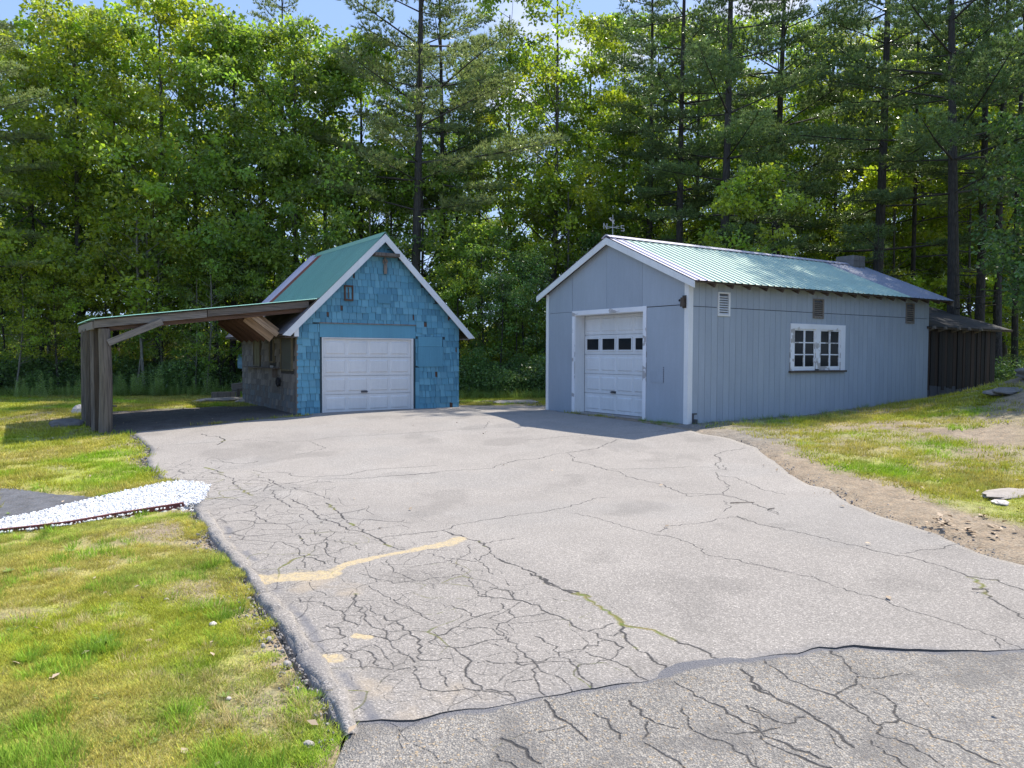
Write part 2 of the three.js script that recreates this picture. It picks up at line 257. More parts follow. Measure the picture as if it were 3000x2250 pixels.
function rock(seed, sx, sy, sz, detail = 2, rough = 0.35) {
  const g = new THREE.IcosahedronGeometry(1, detail), p = g.attributes.position;
  for (let i = 0; i < p.count; i++) { const v = V3().fromBufferAttribute(p, i), k = 1 - rough / 2 + rough * (0.6 * vn(v.x * 1.4 + seed * 7, v.y * 1.4 + v.z * 1.7, seed) + 0.4 * vn(v.x * 3.3 + v.z * 3, v.y * 3.3 + seed, seed + 5)); v.multiplyScalar(k); p.setXYZ(i, v.x * sx, v.y * sy, v.z * sz); }
  return boxUV(g);
}
function texture(w, h, fn, srgb = true, repeat) {
  const d = new Uint8Array(w * h * 4), gam = (v) => (srgb ? (v <= 0.0031308 ? v * 12.92 : 1.055 * Math.pow(v, 1 / 2.4) - 0.055) : v);
  for (let j = 0; j < h; j++) for (let i = 0; i < w; i++) { const c = fn((i + 0.5) / w, (j + 0.5) / h, i, j), o = (j * w + i) * 4; if (typeof c === 'number') d[o] = d[o + 1] = d[o + 2] = clamp(c) * 255; else for (let k = 0; k < 3; k++) d[o + k] = clamp(gam(clamp(c[k]))) * 255; d[o + 3] = 255; }
  const t = new THREE.DataTexture(d, w, h); t.magFilter = THREE.LinearFilter; t.wrapS = t.wrapT = THREE.RepeatWrapping; if (srgb) t.colorSpace = THREE.SRGBColorSpace; if (repeat) t.repeat.set(...repeat); t.needsUpdate = true; return t;
}
const rgb = (r, g, b) => new THREE.Color().setRGB(r, g, b);
function std(o) { const { c, ...r } = o; return new THREE.MeshStandardMaterial({ color: rgb(...c), roughness: 0.85, ...r }); }

// ---------- tileable surface textures ----------
const grainC = texture(512, 1024, (u, v) => { const w = pf(u * 4, v * 3, 4, 3, 3, 5), s = pf(u * 48 + w * 3, v * 4, 48, 4, 3, 9), f = pf(u * 160, v * 10, 160, 10, 2, 21), k = 0.3 + 0.95 * s + 0.4 * (f - 0.5) + 0.35 * (w - 0.5); return [k, k * 0.985, k * 0.965]; }, true, [1.4, 0.7]);
const grainB = texture(512, 1024, (u, v) => { const w = pf(u * 4, v * 3, 4, 3, 3, 5); return clamp(0.2 + 0.6 * pf(u * 48 + w * 3, v * 4, 48, 4, 3, 9) + 0.3 * (pf(u * 160, v * 10, 160, 10, 2, 21) - 0.5)); }, false, [1.4, 0.7]);
const paintC = texture(512, 512, (u, v) => { const a = pf(u * 5, v * 3, 5, 3, 4, 31), s = pf(u * 60, v * 4, 60, 4, 2, 33), f = pf(u * 90, v * 90, 90, 90, 2, 35), k = 0.86 + 0.16 * a + 0.06 * (s - 0.5) + 0.07 * (f - 0.5); return [k * 0.995, k, k * 1.0]; }, true, [0.7, 0.5]);
const paintB = texture(512, 512, (u, v) => 0.5 + 0.5 * (pf(u * 70, v * 6, 70, 6, 3, 33) - 0.5) + 0.4 * (pf(u * 90, v * 90, 90, 90, 2, 35) - 0.5), false, [0.7, 0.5]);
const peelC = texture(512, 512, (u, v) => { const n = pf(u * 5, v * 9, 5, 9, 5, 47), p = ss(0.64, 0.72, n) * 0.75, a = pf(u * 4, v * 4, 4, 4, 3, 44); return mix3([0.80, 0.80, 0.80].map((x) => x * (0.88 + 0.2 * a)), [0.3, 0.27, 0.24], p); }, true, [0.62, 0.47]);
const barkC = texture(256, 512, (u, v) => { const w = pf(u * 3, v * 5, 3, 5, 3, 51), r = Math.abs(pf(u * 10 + w * 2, v * 6, 10, 6, 3, 53) - 0.5) * 2, l = ss(0.55, 0.75, pf(u * 5, v * 7, 5, 7, 3, 57)); const k = 0.45 + 0.8 * r; return mix3([k, k * 0.93, k * 0.86], [0.9, 0.95, 0.85], l * 0.45); }, true, [1.5, 0.6]);
const barkB = texture(256, 512, (u, v) => { const w = pf(u * 3, v * 5, 3, 5, 3, 51); return Math.abs(pf(u * 10 + w * 2, v * 6, 10, 6, 3, 53) - 0.5) * 2; }, false, [1.5, 0.6]);
const stoneC = texture(512, 512, (u, v) => { const k = 0.6 + 0.5 * pf(u * 8, v * 8, 8, 8, 5, 61) + 0.25 * (pf(u * 70, v * 70, 70, 70, 2, 66) - 0.5); return [k, k * 0.98, k * 0.95]; }, true, [1, 1]);
const stoneB = texture(512, 512, (u, v) => pf(u * 8, v * 8, 8, 8, 6, 61), false, [1, 1]);
const soilC = texture(1024, 1024, (u, v) => { const k = 0.72 + 0.45 * (pf(u * 12, v * 12, 12, 12, 4, 71) - 0.5) + 0.75 * (pf(u * 120, v * 120, 120, 120, 3, 75) - 0.5), y = pf(u * 60, v * 60, 60, 60, 2, 79); return [k * (0.93 + 0.14 * y), k, k * (1.04 - 0.14 * y)]; }, true, [0.5, 0.5]);
const soilB = texture(1024, 1024, (u, v) => 0.5 * pf(u * 20, v * 20, 20, 20, 3, 71) + 0.5 * pf(u * 120, v * 120, 120, 120, 3, 75), false, [0.5, 0.5]);
const stainC = texture(512, 512, (u, v) => { const a = pf(u * 6, v * 2, 6, 2, 5, 81), b = pf(u * 30, v * 3, 30, 3, 3, 84), k = 0.45 + 0.7 * a + 0.35 * (b - 0.5); return [k, k * 0.96, k * 0.92]; }, true, [0.6, 0.4]);

const M = {
  grey: std({ c: [0.368, 0.41, 0.46], map: paintC, bumpMap: paintB, bumpScale: 0.002, roughness: 0.7 }),
  greyB: std({ c: [0.35, 0.392, 0.443], map: paintC, bumpMap: paintB, bumpScale: 0.002, roughness: 0.72 }),
  greyDark: std({ c: [0.10, 0.11, 0.13] }),
  white: std({ c: [0.78, 0.775, 0.76], map: paintC, bumpMap: paintB, bumpScale: 0.0015, roughness: 0.6 }),
  peel: std({ c: [0.95, 0.95, 0.97], map: peelC, bumpMap: paintB, bumpScale: 0.003, roughness: 0.75 }),
  door: std({ c: [0.74, 0.725, 0.70], map: paintC, roughness: 0.5 }),
  doorCool: std({ c: [0.72, 0.725, 0.73], map: paintC, roughness: 0.5 }),
  wood: std({ c: [0.17, 0.14, 0.115], map: grainC, bumpMap: grainB, bumpScale: 0.006 }),
  woodGrey: std({ c: [0.25, 0.215, 0.185], map: grainC, bumpMap: grainB, bumpScale: 0.006 }),
  woodDark: std({ c: [0.10, 0.075, 0.058], map: grainC, bumpMap: grainB, bumpScale: 0.006 }),
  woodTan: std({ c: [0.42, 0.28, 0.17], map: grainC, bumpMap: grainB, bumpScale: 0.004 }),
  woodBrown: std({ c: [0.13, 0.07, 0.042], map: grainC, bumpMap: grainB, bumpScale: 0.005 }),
  dark: std({ c: [0.02, 0.02, 0.022] }),
  iron: std({ c: [0.10, 0.10, 0.11], metalness: 0.6, roughness: 0.5 }),
  steel: std({ c: [0.45, 0.45, 0.47], metalness: 0.7, roughness: 0.45 }),
  green: std({ c: [0.145, 0.31, 0.265], map: paintC, roughness: 0.45 }), mint: std({ c: [0.43, 0.56, 0.46], map: paintC, roughness: 0.38 }),
  greenPale: std({ c: [0.34, 0.62, 0.50], map: paintC, roughness: 0.34 }),
  lilac: std({ c: [0.50, 0.47, 0.55], map: paintC, roughness: 0.4 }),
  purple: std({ c: [0.27, 0.285, 0.34], map: paintC, roughness: 0.5 }),
  rust: std({ c: [0.22, 0.07, 0.045], map: stainC, roughness: 0.7 }),
  concrete: std({ c: [0.34, 0.32, 0.31], map: stoneC, bumpMap: stoneB, bumpScale: 0.01 }),
  rock: std({ c: [0.33, 0.31, 0.29], map: stoneC, bumpMap: stoneB, bumpScale: 0.03 }),
  paleRock: std({ c: [0.62, 0.56, 0.52], map: stoneC, bumpMap: stoneB, bumpScale: 0.02 }),
  blackGlass: new THREE.MeshPhysicalMaterial({ color: rgb(0.012, 0.014, 0.016), roughness: 0.15, specularIntensity: 0.35 }),
  dustyGlass: new THREE.MeshPhysicalMaterial({ color: rgb(0.07, 0.065, 0.05), roughness: 0.35 }),
};
const blueTones = [[0.125, 0.335, 0.44], [0.11, 0.30, 0.40], [0.155, 0.375, 0.475], [0.092, 0.255, 0.345], [0.13, 0.315, 0.405]].map((c) => std({ c, map: paintC, bumpMap: grainB, bumpScale: 0.004, roughness: 0.72 }));
const weatherTones = [[0.26, 0.245, 0.225], [0.22, 0.205, 0.19], [0.30, 0.28, 0.26], [0.18, 0.17, 0.16], [0.19, 0.215, 0.23]].map((c) => std({ c, map: stainC, bumpMap: grainB, bumpScale: 0.005 }));

// ---------- asphalt: outlines as functions ----------
function mono(list, key, val) { const s = pairs(list).map(([x, z]) => [x, -z]).sort((a, b) => a[key] - b[key]); return (t) => { if (t <= s[0][key]) return s[0][val]; for (let i = 1; i < s.length; i++) if (t <= s[i][key]) return lerp(s[i - 1][val], s[i][val], (t - s[i - 1][key]) / Math.max(1e-6, s[i][key] - s[i - 1][key])); return s[s.length - 1][val]; }; }
const xl0 = mono(EDGE_LEFT, 1, 0), xr0 = mono(EDGE_RIGHT, 1, 0), zf1 = mono([...EDGE_ROAD, 6, -5.9, 12, -6.6], 0, 1), zf0 = (x) => zf1(x) + 0.05 * (vn(x * 6.5, 4, 94) - 0.5) + 0.03 * (vn(x * 19, 9, 96) - 0.5);
const xl = (f) => (f > 17.6 ? Math.min(-5.2 + (f - 19.6) * 1.4, lerp(-8.5, -5.2, clamp((f - 17.67) / 1.95))) : xl0(f)) + 0.05 * (fbm(f * 3, 5, 3, 90) - 0.5) * 2;
const xr = (f) => (f < 7.72 ? 5.13 + (7.72 - f) * 0.9 : f > 16 ? Math.max(1.2, 3.9 - (f - 16) * 0.55) : xr0(f)) + 0.06 * (fbm(f * 2.5, 9, 3, 91) - 0.5) * 2;
const roadL = (f) => -1.0 + 0.28 * (4.9 - f) * 0.3 + 0.1 * (fbm(f * 4, 3, 3, 92) - 0.5);
const BACK = 23.2;
function onAsphalt(x, f) {           // metres inside (+) or outside (-) the driveway and the street, roughly
  const d = f > zf0(x) && f < BACK ? Math.min(x - xl(f), xr(f) - x, BACK - f) : -9, r = f <= zf0(x) + 0.2 ? Math.min(x - roadL(f), 11 - x) : -9;
  return Math.max(d, r);
}
function distTo(list, x, z) { let b = 1e9; for (let i = 0; i + 3 < list.length; i += 2) { const ax = list[i], az = list[i + 1], dx = list[i + 2] - ax, dz = list[i + 3] - az, t = clamp(((x - ax) * dx + (z - az) * dz) / (dx * dx + dz * dz + 1e-9)); b = Math.min(b, Math.hypot(x - ax - dx * t, z - az - dz * t)); } return b; }
function inPoly(list, x, z) { let c = false; for (let i = 0, n = list.length / 2, j = n - 1; i < n; j = i++) { const xi = list[2 * i], zi = list[2 * i + 1], xj = list[2 * j], zj = list[2 * j + 1]; if (zi > z !== zj > z && x < ((xj - xi) * (z - zi)) / (zj - zi) + xi) c = !c; } return c; }
const blueIn = (x, z) => { const dx = x + 5.51, dz = z + 19.91, c = Math.cos(BY), s = Math.sin(BY); return [dx * c - dz * s, dx * s + dz * c]; };       // into the blue garage's own axes
const greyIn = (x, z) => { const dx = x - 3.92, dz = z + 17.28, c = Math.cos(GY), s = Math.sin(GY); return [dx * c - dz * s, dx * s + dz * c]; };
const blueOut = (x, z) => [-5.51 + x * Math.cos(BY) + z * Math.sin(BY), -19.91 - x * Math.sin(BY) + z * Math.cos(BY)];
const greyOut = (x, z) => [3.92 + x * Math.cos(GY) + z * Math.sin(GY), -17.28 - x * Math.sin(GY) + z * Math.cos(GY)];
const woodsEdge = (x) => (x < -10 ? 28.6 - 0.25 * Math.max(0, -14 - x) : x < -3 ? 30 : x < 3 ? 27.0 : x < 12 ? 29 : 25.5) + 1.6 * (fbm(x * 0.3, 2, 3, 95) - 0.5);
// what covers the earth at (x, z): shares of grass, bare soil, litter under the trees, dark dirt, gravel
function cover(x, z) {
  const f = -z, a = onAsphalt(x, f), n = fbm(x * 0.55, z * 0.55, 4, 101), m = fbm(x * 2.2, z * 2.2, 3, 105);
  const woods = ss(-0.8, 1.2, f - woodsEdge(x));
  let edge = ss(0.5, 0.02, -a + 0.5 * (m - 0.5) + 0.3 * (n - 0.5));
  let soil = Math.max(edge, ss(0.58, 0.72, n + 0.25 * (m - 0.5)) * 0.8);
  const [bxx, bz] = blueIn(x, z), [gx, gz] = greyIn(x, z);
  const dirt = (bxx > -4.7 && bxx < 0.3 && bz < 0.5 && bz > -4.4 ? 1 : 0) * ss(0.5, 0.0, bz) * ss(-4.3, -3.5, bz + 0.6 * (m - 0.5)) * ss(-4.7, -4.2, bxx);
  let gravel = gx > -0.4 && gz > -0.1 ? ss(0.95, 0.25, gz + 0.7 * (m - 0.5)) * ss(11, 7, gx) : 0;
  if (x > 2.5) {                       // the right-hand side is patchy: bare by the asphalt and below the bank
    const bank = bumpAt(x, f, 13.6, 17.2, 2.4), bare = ss(2.3, 0.3, -a + 1.5 * (n - 0.5)) * ss(13.5, 9.5, Math.abs(f - 2) * 0.0 + f) * 0.9 + ss(1.6, 0.2, -a + 1.3 * (n - 0.5)) + 0.75 * bumpAt(x, f, 7.9, 15.0, 1.3) + 0.7 * bank + ss(0.46, 0.6, n) * 0.55;
    soil = Math.max(soil, clamp(bare));
    if (x > 3.4 && f > 13.2 && gz > 0) gravel = Math.max(gravel, 0.75 * bumpAt(x, f, 4.9, 15.6, 0.9));
  } else if (f < 13 && x > -6) soil = Math.max(soil, bumpAt(x, f, -4.2, 9.3, 0.5), 0.8 * bumpAt(x, f, -1.55, 4.9, 0.4), 0.6 * bumpAt(x, f, -3.0, 7.6, 0.3));
  return { a, n, m, woods, soil: clamp(soil), dirt, gravel: clamp(gravel), grass: clamp((1 - soil) * (1 - woods) * (1 - dirt) * (1 - gravel)) };
}
{
  const axis = (lo, hi, step, lo2, hi2) => { const r = []; for (let v = lo; v <= hi + 1e-6; v += step) r.push(v); let s = step, v = hi; while (v < hi2) { s *= 1.25; v += s; r.push(v); } s = step; v = lo; while (v > lo2) { s *= 1.25; v -= s; r.unshift(v); } return r; };
  const X = axis(-15, 14, 0.17, -500, 500), F = axis(2, 31, 0.17, -60, 700), P = [], C = [], U = [], I = [];
  for (const f of F) for (const x of X) {
    const z = -f, near = x > -22 && x < 22 && f > 0 && f < 45; let y = groundY(x, z), col = [0.1, 0.085, 0.05];
    if (near) {
      const c = cover(x, z), bump = 0.03 * (c.n - 0.5) + 0.05 * (c.m - 0.5);
      y += c.a > 0 ? -0.10 : lerp(-0.06, bump, ss(0, 0.35, -c.a)) + 0.12 * c.woods * (c.n - 0.4);
      if (inPoly(GRAVEL, x, z) || inPoly(PATH, x, z)) y -= 0.05;
      const dry = ss(0.36, 0.62, fbm(x * 0.8 + 30, z * 0.8, 4, 111));
      const green = mix3([0.29, 0.32, 0.05], [0.36, 0.30, 0.11], dry * 0.8), soil = mix3([0.31, 0.245, 0.18], [0.235, 0.175, 0.12], c.m);
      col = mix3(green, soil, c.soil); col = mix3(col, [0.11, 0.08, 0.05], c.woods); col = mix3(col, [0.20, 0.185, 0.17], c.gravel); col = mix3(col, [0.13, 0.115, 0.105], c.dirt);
      if (x > -1.2 && f < 27 && f > 20) col = mix3(col, [0.22, 0.2, 0.17], 0.3);
    }
    P.push(x, y, z); C.push(...col); U.push(x, z);
  }
  const w = X.length; for (let j = 0; j + 1 < F.length; j++) for (let i = 0; i + 1 < w; i++) { const a = j * w + i, b = a + w; I.push(a, a + 1, b, b, a + 1, b + 1); }
  const g = new THREE.BufferGeometry(); g.setAttribute('position', new THREE.Float32BufferAttribute(P, 3)); g.setAttribute('color', new THREE.Float32BufferAttribute(C, 3)); g.setAttribute('uv', new THREE.Float32BufferAttribute(U, 2)); g.setIndex(I); g.computeVertexNormals();
  const m = new THREE.MeshStandardMaterial({ color: rgb(1.25, 1.25, 1.25), vertexColors: true, map: soilC, bumpMap: soilB, bumpScale: 0.03, roughness: 0.97 });
  top('ground', g, m, 'grassy and bare earth of the yard running into the woods', 'ground', null, 'structure');
}

// ---------- asphalt textures: age, aggregate, cracks, moss and sand, mapped by place in metres ----------
function crackField(W, H, x0, x1, f0, f1, cracks, seed) {
  const crack = new Float32Array(W * H), moss = new Float32Array(W * H), dx = (x1 - x0) / W, df = (f1 - f0) / H;
  for (const [ci, c] of cracks.entries()) {
    const p = pairs(c.p), pts = [], r = rng(seed + ci);
    for (let i = 0; i + 1 < p.length; i++) { const L = Math.hypot(p[i + 1][0] - p[i][0], p[i + 1][1] - p[i][1]), n = Math.max(1, Math.ceil(L / 0.07)), nx = -(p[i + 1][1] - p[i][1]) / (L + 1e-9), nz = (p[i + 1][0] - p[i][0]) / (L + 1e-9); for (let k = i ? 1 : 0; k <= n; k++) { const j = k === n || k === 0 ? 0 : (r() - 0.5) * 0.06; pts.push([lerp(p[i][0], p[i + 1][0], k / n) + nx * j, -lerp(p[i][1], p[i + 1][1], k / n) - nz * j]); } }
    for (let i = 0; i + 1 < pts.length; i++) {
      const [ax, af] = pts[i], [bx2, bf] = pts[i + 1], w = c.w * (c.w > 0.024 ? 0.8 : 0.72) * (0.35 + 1.2 * vn(i * 0.3, ci, 7)), reach = w * 0.5 + 0.03;
      const ia = Math.max(0, Math.floor((Math.min(ax, bx2) - reach - x0) / dx)), ib = Math.min(W - 1, Math.ceil((Math.max(ax, bx2) + reach - x0) / dx)), ja = Math.max(0, Math.floor((Math.min(af, bf) - reach - f0) / df)), jb = Math.min(H - 1, Math.ceil((Math.max(af, bf) + reach - f0) / df));
      for (let j = ja; j <= jb; j++) for (let k = ia; k <= ib; k++) {
        const x = x0 + (k + 0.5) * dx, f = f0 + (j + 0.5) * df, vx = bx2 - ax, vf = bf - af, t = clamp(((x - ax) * vx + (f - af) * vf) / (vx * vx + vf * vf + 1e-9)), d = Math.abs(Math.hypot(x - ax - vx * t, f - af - vf * t) + 0.009 * (vn(x * 70, f * 70, 152) - 0.5)), e = 0.6 * Math.max(dx, df) + 0.003;
        const v = ss(w / 2 + e, Math.max(0, w / 2 - e), d), o = j * W + k; if (v > crack[o]) crack[o] = v;
        if (c.m > 0) { const q = ss(w * 0.5 + 0.028, w * 0.2, d) * ss(1.02 - 0.62 * c.m, 1.2 - 0.62 * c.m, vn(x * 2.1, f * 2.1, 120) * 0.75 + 0.3 * vn(x * 14, f * 14, 121)); if (q > moss[o]) moss[o] = q; }
      }
    }
  }
  return { crack, moss };
}
function alligator(x, f, size, seed, wa, wb) {       // exact distance to the nearest joint between cells, and whether that joint has opened
  const X = (x + wa * 1.5) / size, F = (f + wb * 1.5) / size, i = Math.floor(X), j = Math.floor(F); let a = 9, ax = 0, af = 0, ka = 0;
  for (let q = -1; q <= 1; q++) for (let p = -1; p <= 1; p++) { const cx = i + p + 0.1 + 0.8 * h2(i + p, j + q, seed) - X, cf = j + q + 0.1 + 0.8 * h2(i + p, j + q, seed + 1) - F, d = cx * cx + cf * cf; if (d < a) { a = d; ax = cx; af = cf; ka = (i + p) * 7919 + (j + q) * 104729; } }
  let b = 9, kb = 0;
  for (let q = -2; q <= 2; q++) for (let p = -2; p <= 2; p++) { const k = (i + p) * 7919 + (j + q) * 104729; if (k === ka) continue; const cx = i + p + 0.1 + 0.8 * h2(i + p, j + q, seed) - X, cf = j + q + 0.1 + 0.8 * h2(i + p, j + q, seed + 1) - F, dx = cx - ax, df = cf - af, L = Math.hypot(dx, df), d = (0.5 * (ax + cx) * dx + 0.5 * (af + cf) * df) / L; if (d < b) { b = d; kb = k; } }
  return [b * size, h2(Math.min(ka, kb), Math.max(ka, kb), seed + 2)];
}
function blobLine(list, x, z) { let v = 0; for (const s of list) { const d = distTo(s.p, x, z) / (s.w * 0.85 * (0.45 + 0.9 * vn(x * 2.5, z * 2.5, 131))); if (d < 2) v = Math.max(v, ss(1.3, 0.45, d + 0.9 * (fbm(x * 6, z * 6, 4, 133) - 0.5))); } return v; }
function blobNear(list, x, z) { return list.some((s) => distTo(s.p, x, z) < s.w * 2.5 + 0.12); }
function pavement(W, H, x0, x1, f0, f1, o) {
  const { crack, moss } = crackField(W, H, x0, x1, f0, f1, o.cracks, o.seed), bump = new Uint8Array(W * H * 4), col = new Uint8Array(W * H * 4), LUT = new Uint8Array(4096).map((_, i) => { const v = i / 4095; return clamp(v <= 0.0031308 ? v * 12.92 : 1.055 * Math.pow(v, 1 / 2.4) - 0.055) * 255; }), gam = (v) => LUT[(clamp(v) * 4095) | 0];
  const coarse = (fn, q = 8) => { const w = W / q + 2, hh = H / q + 2, a = new Float32Array(w * hh); for (let j = 0; j < hh; j++) for (let i = 0; i < w; i++) a[j * w + i] = fn(x0 + ((i * q + 0.5) / W) * (x1 - x0), f0 + ((j * q + 0.5) / H) * (f1 - f0)); return (i, j) => { const u = i / q, v = j / q, a0 = u | 0, b0 = v | 0, s = u - a0, t = v - b0, o = b0 * w + a0; return (a[o] * (1 - s) + a[o + 1] * s) * (1 - t) + (a[o + w] * (1 - s) + a[o + w + 1] * s) * t; }; };
  const bigA = coarse((x, f) => fbm(x * 0.45, f * 0.45, 4, 141)), midA = coarse((x, f) => fbm(x * 2.4, f * 2.4, 3, 145)), blA = coarse((x, f) => ss(0.52, 0.7, fbm(x * 0.8 + 9, f * 0.8, 3, 165))), wetA = coarse((x, f) => ss(0.63, 0.74, fbm(x * 1.1 + 60, f * 1.1, 4, 167))), bandA = coarse((x, f) => o.band(x, f, fbm(x * 2.4, f * 2.4, 3, 145))), sootA = coarse((x, f) => (o.soot ? o.soot(x, f) : 0), 4), patA = o.stones ? coarse((x, f) => ss(0.25, 0.55, fbm(x * 3.2, f * 3.2, 3, 163))) : null, sandN = o.sand ? coarse((x, f) => (blobNear(SAND, x, -f) ? 1 : 0) + (blobNear(DUST, x, -f) ? 2 : 0), 16) : null, w1A = coarse((x, f) => 0.16 * (fbm(x * 2.6, f * 2.6, 2, 153) - 0.5), 4), w2A = coarse((x, f) => 0.16 * (fbm(x * 2.6 + 40, f * 2.6, 2, 154) - 0.5), 4);
  for (let j = 0; j < H; j++) for (let i = 0; i < W; i++) {
    const x = x0 + ((i + 0.5) / W) * (x1 - x0), f = f0 + ((j + 0.5) / H) * (f1 - f0), q = j * W + i;
    let c = crack[q], ms = moss[q], h = 0.6;
    const big = bigA(i, j), mid = midA(i, j), w = h2(i, j, o.seed), w2 = vn(i * 0.62, j * 0.62, o.seed + 1);
    const band = bandA(i, j), wa = w1A(i, j), wb = w2A(i, j);
    if (band > 0.02) { const [d, open] = alligator(x, f, o.cell, 150, wa, wb), [d2, open2] = alligator(x, f, o.cell * 0.40, 157, wa, wb); const wide = 1 + 1.1 * ss(6, 11, f), jg = 0.009 * (vn(x * 55, f * 55, 151) - 0.5) + 0.004 * (w - 0.5), v = open < 0.42 + 0.55 * band ? (0.65 + 0.35 * h2((open * 1e6) | 0, 3)) * ss((0.003 + 0.012 * open * open) * wide * (0.5 + vn(x * 3, f * 3, 156)), 0.0005, Math.abs(d + jg * 0.8)) * ss(-0.05, 0.4, vn(x * 1.7 + 3, f * 1.7, 155) + 0.3 * band) * ss(0.02, 0.2, band) : 0, v2 = open2 < 0.62 * band - 0.08 ? 0.62 * ss(0.0055 * wide, 0.0005, Math.abs(d2 + jg * 0.6)) : 0; if (v > c) { c = v; ms = Math.max(ms, v * ss(0.66, 0.78, vn(x * 1.7, f * 1.7, 160))); } if (v2 > c) c = v2; }
    let k = o.albedo * (0.86 + 0.18 * (big - 0.3) + 0.14 * (mid - 0.5)), tint = [1.11, 1.0, 0.90];
    if (o.stones) {
      const [e, id] = stone(x, f, 0.017), [e2, id2] = stone(x + 5, f, 0.0095); const s1 = ss(0.0004, 0.0035, e), s2 = ss(0.0003, 0.002, e2) * 0.8, s = Math.max(s1 * (id > 0.3 ? 1 : 0), s2), pick = s1 * (id > 0.3 ? 1 : 0) > s2 ? id : id2;
      const tone = pick > 0.93 ? [1.65, 1.25, 0.8] : pick > 0.55 ? [1.58, 1.43, 1.24] : pick > 0.3 ? [1.18, 1.08, 0.96] : [0.85, 0.81, 0.77]; tint = mix3([0.52, 0.48, 0.45], tone, s * (0.45 + 0.55 * patA(i, j))); h = 0.3 + 0.4 * s;
    } else { const g = 0.62 + 0.44 * w + 0.36 * w2 + (w > 0.96 ? 0.6 : 0); k *= g; h = 0.5 + 0.22 * w2; if (o.grit) { const [e, id] = stone(x, f, 0.013), s = ss(0.0003, 0.003, e) * (id > 0.35 ? 1 : 0), near = ss(11.5, 7, f); k *= lerp(1, lerp(0.78, id > 0.86 ? 1.6 : id > 0.6 ? 1.22 : 1.0, s), 0.3 + 0.7 * near); h += 0.25 * s; } const bl = blA(i, j); tint = mix3(tint, [1.06, 1.0, 0.94], bl * 0.25); }
    let r = [k * tint[0], k * tint[1], k * tint[2]];
    const wet = wetA(i, j); r = r.map((v) => v * (1 - 0.13 * wet));
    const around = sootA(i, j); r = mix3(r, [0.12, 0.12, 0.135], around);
    if (o.sand && sandN(i, j) > 0) { let s = blobLine(SAND, x, -f); const du = blobLine(DUST, x, -f) * 0.5 * ss(0.35, 0.65, fbm(x * 3.5, f * 3.5, 3, 137)); r = mix3(r, [0.36, 0.285, 0.20], du * (0.7 + 0.4 * w2)); if (s > 0.02) { s = ss(0.2, 0.85, s + 0.9 * (vn(x * 26, f * 60, 139) - 0.5) * (1.2 - s) + 0.4 * (w - 0.5)); r = mix3(r, [0.46 * (0.75 + 0.4 * w2), 0.36 * (0.75 + 0.4 * w2), 0.21 * (0.75 + 0.4 * w2)], clamp(s) * (0.5 + 0.45 * ss(0.25, 0.6, vn(x * 40, f * 55, 138)))); c *= 1 - s; } }
    r = mix3(r, [0.026, 0.024, 0.025], c * 0.94); h -= 0.5 * c;
    if (ms > 0.01) { const t = vn(x * 30, f * 30, 170); r = mix3(r, mix3([0.10, 0.14, 0.016], [0.19, 0.15, 0.05], t), ms * 0.92); h += 0.4 * ms; }
    const p = q * 4; col[p] = gam(r[0]); col[p + 1] = gam(r[1]); col[p + 2] = gam(r[2]); col[p + 3] = 255; bump[p] = bump[p + 1] = bump[p + 2] = clamp(h) * 255; bump[p + 3] = 255;
  }
  const mk = (d, srgb) => { const t = new THREE.DataTexture(d, W, H); t.magFilter = THREE.LinearFilter; t.wrapS = t.wrapT = THREE.MirroredRepeatWrapping; if (srgb) t.colorSpace = THREE.SRGBColorSpace; t.needsUpdate = true; return t; };
  return { uv: (x, f) => [(x - x0) / (x1 - x0), (f - f0) / (f1 - f0)], mat: new THREE.MeshStandardMaterial({ map: mk(col, true), bumpMap: mk(bump, false), bumpScale: o.relief, roughness: 0.93 }) };
}
function stone(x, f, size) { const X = x / size, F = f / size, i = Math.floor(X), j = Math.floor(F); let a = 9, b = 9, k = 0; for (let q = -1; q <= 1; q++) for (let p = -1; p <= 1; p++) { const hx = h2(i + p, j + q, 180), hf = h2(i + p, j + q, 181), d = Math.hypot(i + p + hx - X, j + q + hf - F); if (d < a) { b = a; a = d; k = h2(i + p, j + q, 182); } else if (d < b) b = d; } return [(b - a) * size * 0.5, k]; }
const bandAt = (x, f, mid) => { const d = x - xl(f); return f < 14.5 ? clamp(ss(lerp(3.6, 2.3, ss(7, 14, f)), 0.4, d + 1.2 * (mid - 0.5)) * ss(15.5, 12.5, f)) : 0; };
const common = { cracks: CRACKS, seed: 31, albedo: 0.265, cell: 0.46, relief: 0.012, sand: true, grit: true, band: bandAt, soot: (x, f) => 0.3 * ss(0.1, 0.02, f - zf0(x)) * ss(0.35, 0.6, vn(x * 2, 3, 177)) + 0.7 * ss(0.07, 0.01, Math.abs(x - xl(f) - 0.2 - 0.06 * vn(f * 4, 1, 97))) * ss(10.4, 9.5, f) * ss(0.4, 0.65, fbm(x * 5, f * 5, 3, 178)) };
const paveNear = pavement(2048, 2048, -6, 6, 4, 11, common);
const paveFar = pavement(2048, 2048, -9.5, 5.5, 11, 23.5, common);
const paveRoad = pavement(2048, 1024, -1.5, 6.5, 1.4, 6.4, { cracks: ROAD_CRACKS, seed: 37, soot: (x, f) => 0.85 * ss(0.05, 0.01, zf0(x) - f + 0.06 * (vn(x * 7, 3, 93) - 0.6)), albedo: 0.25, cell: 0.75, relief: 0.02, stones: true, sand: false, band: (x, f, mid) => 0.28 * ss(0.3, 0.6, mid) });

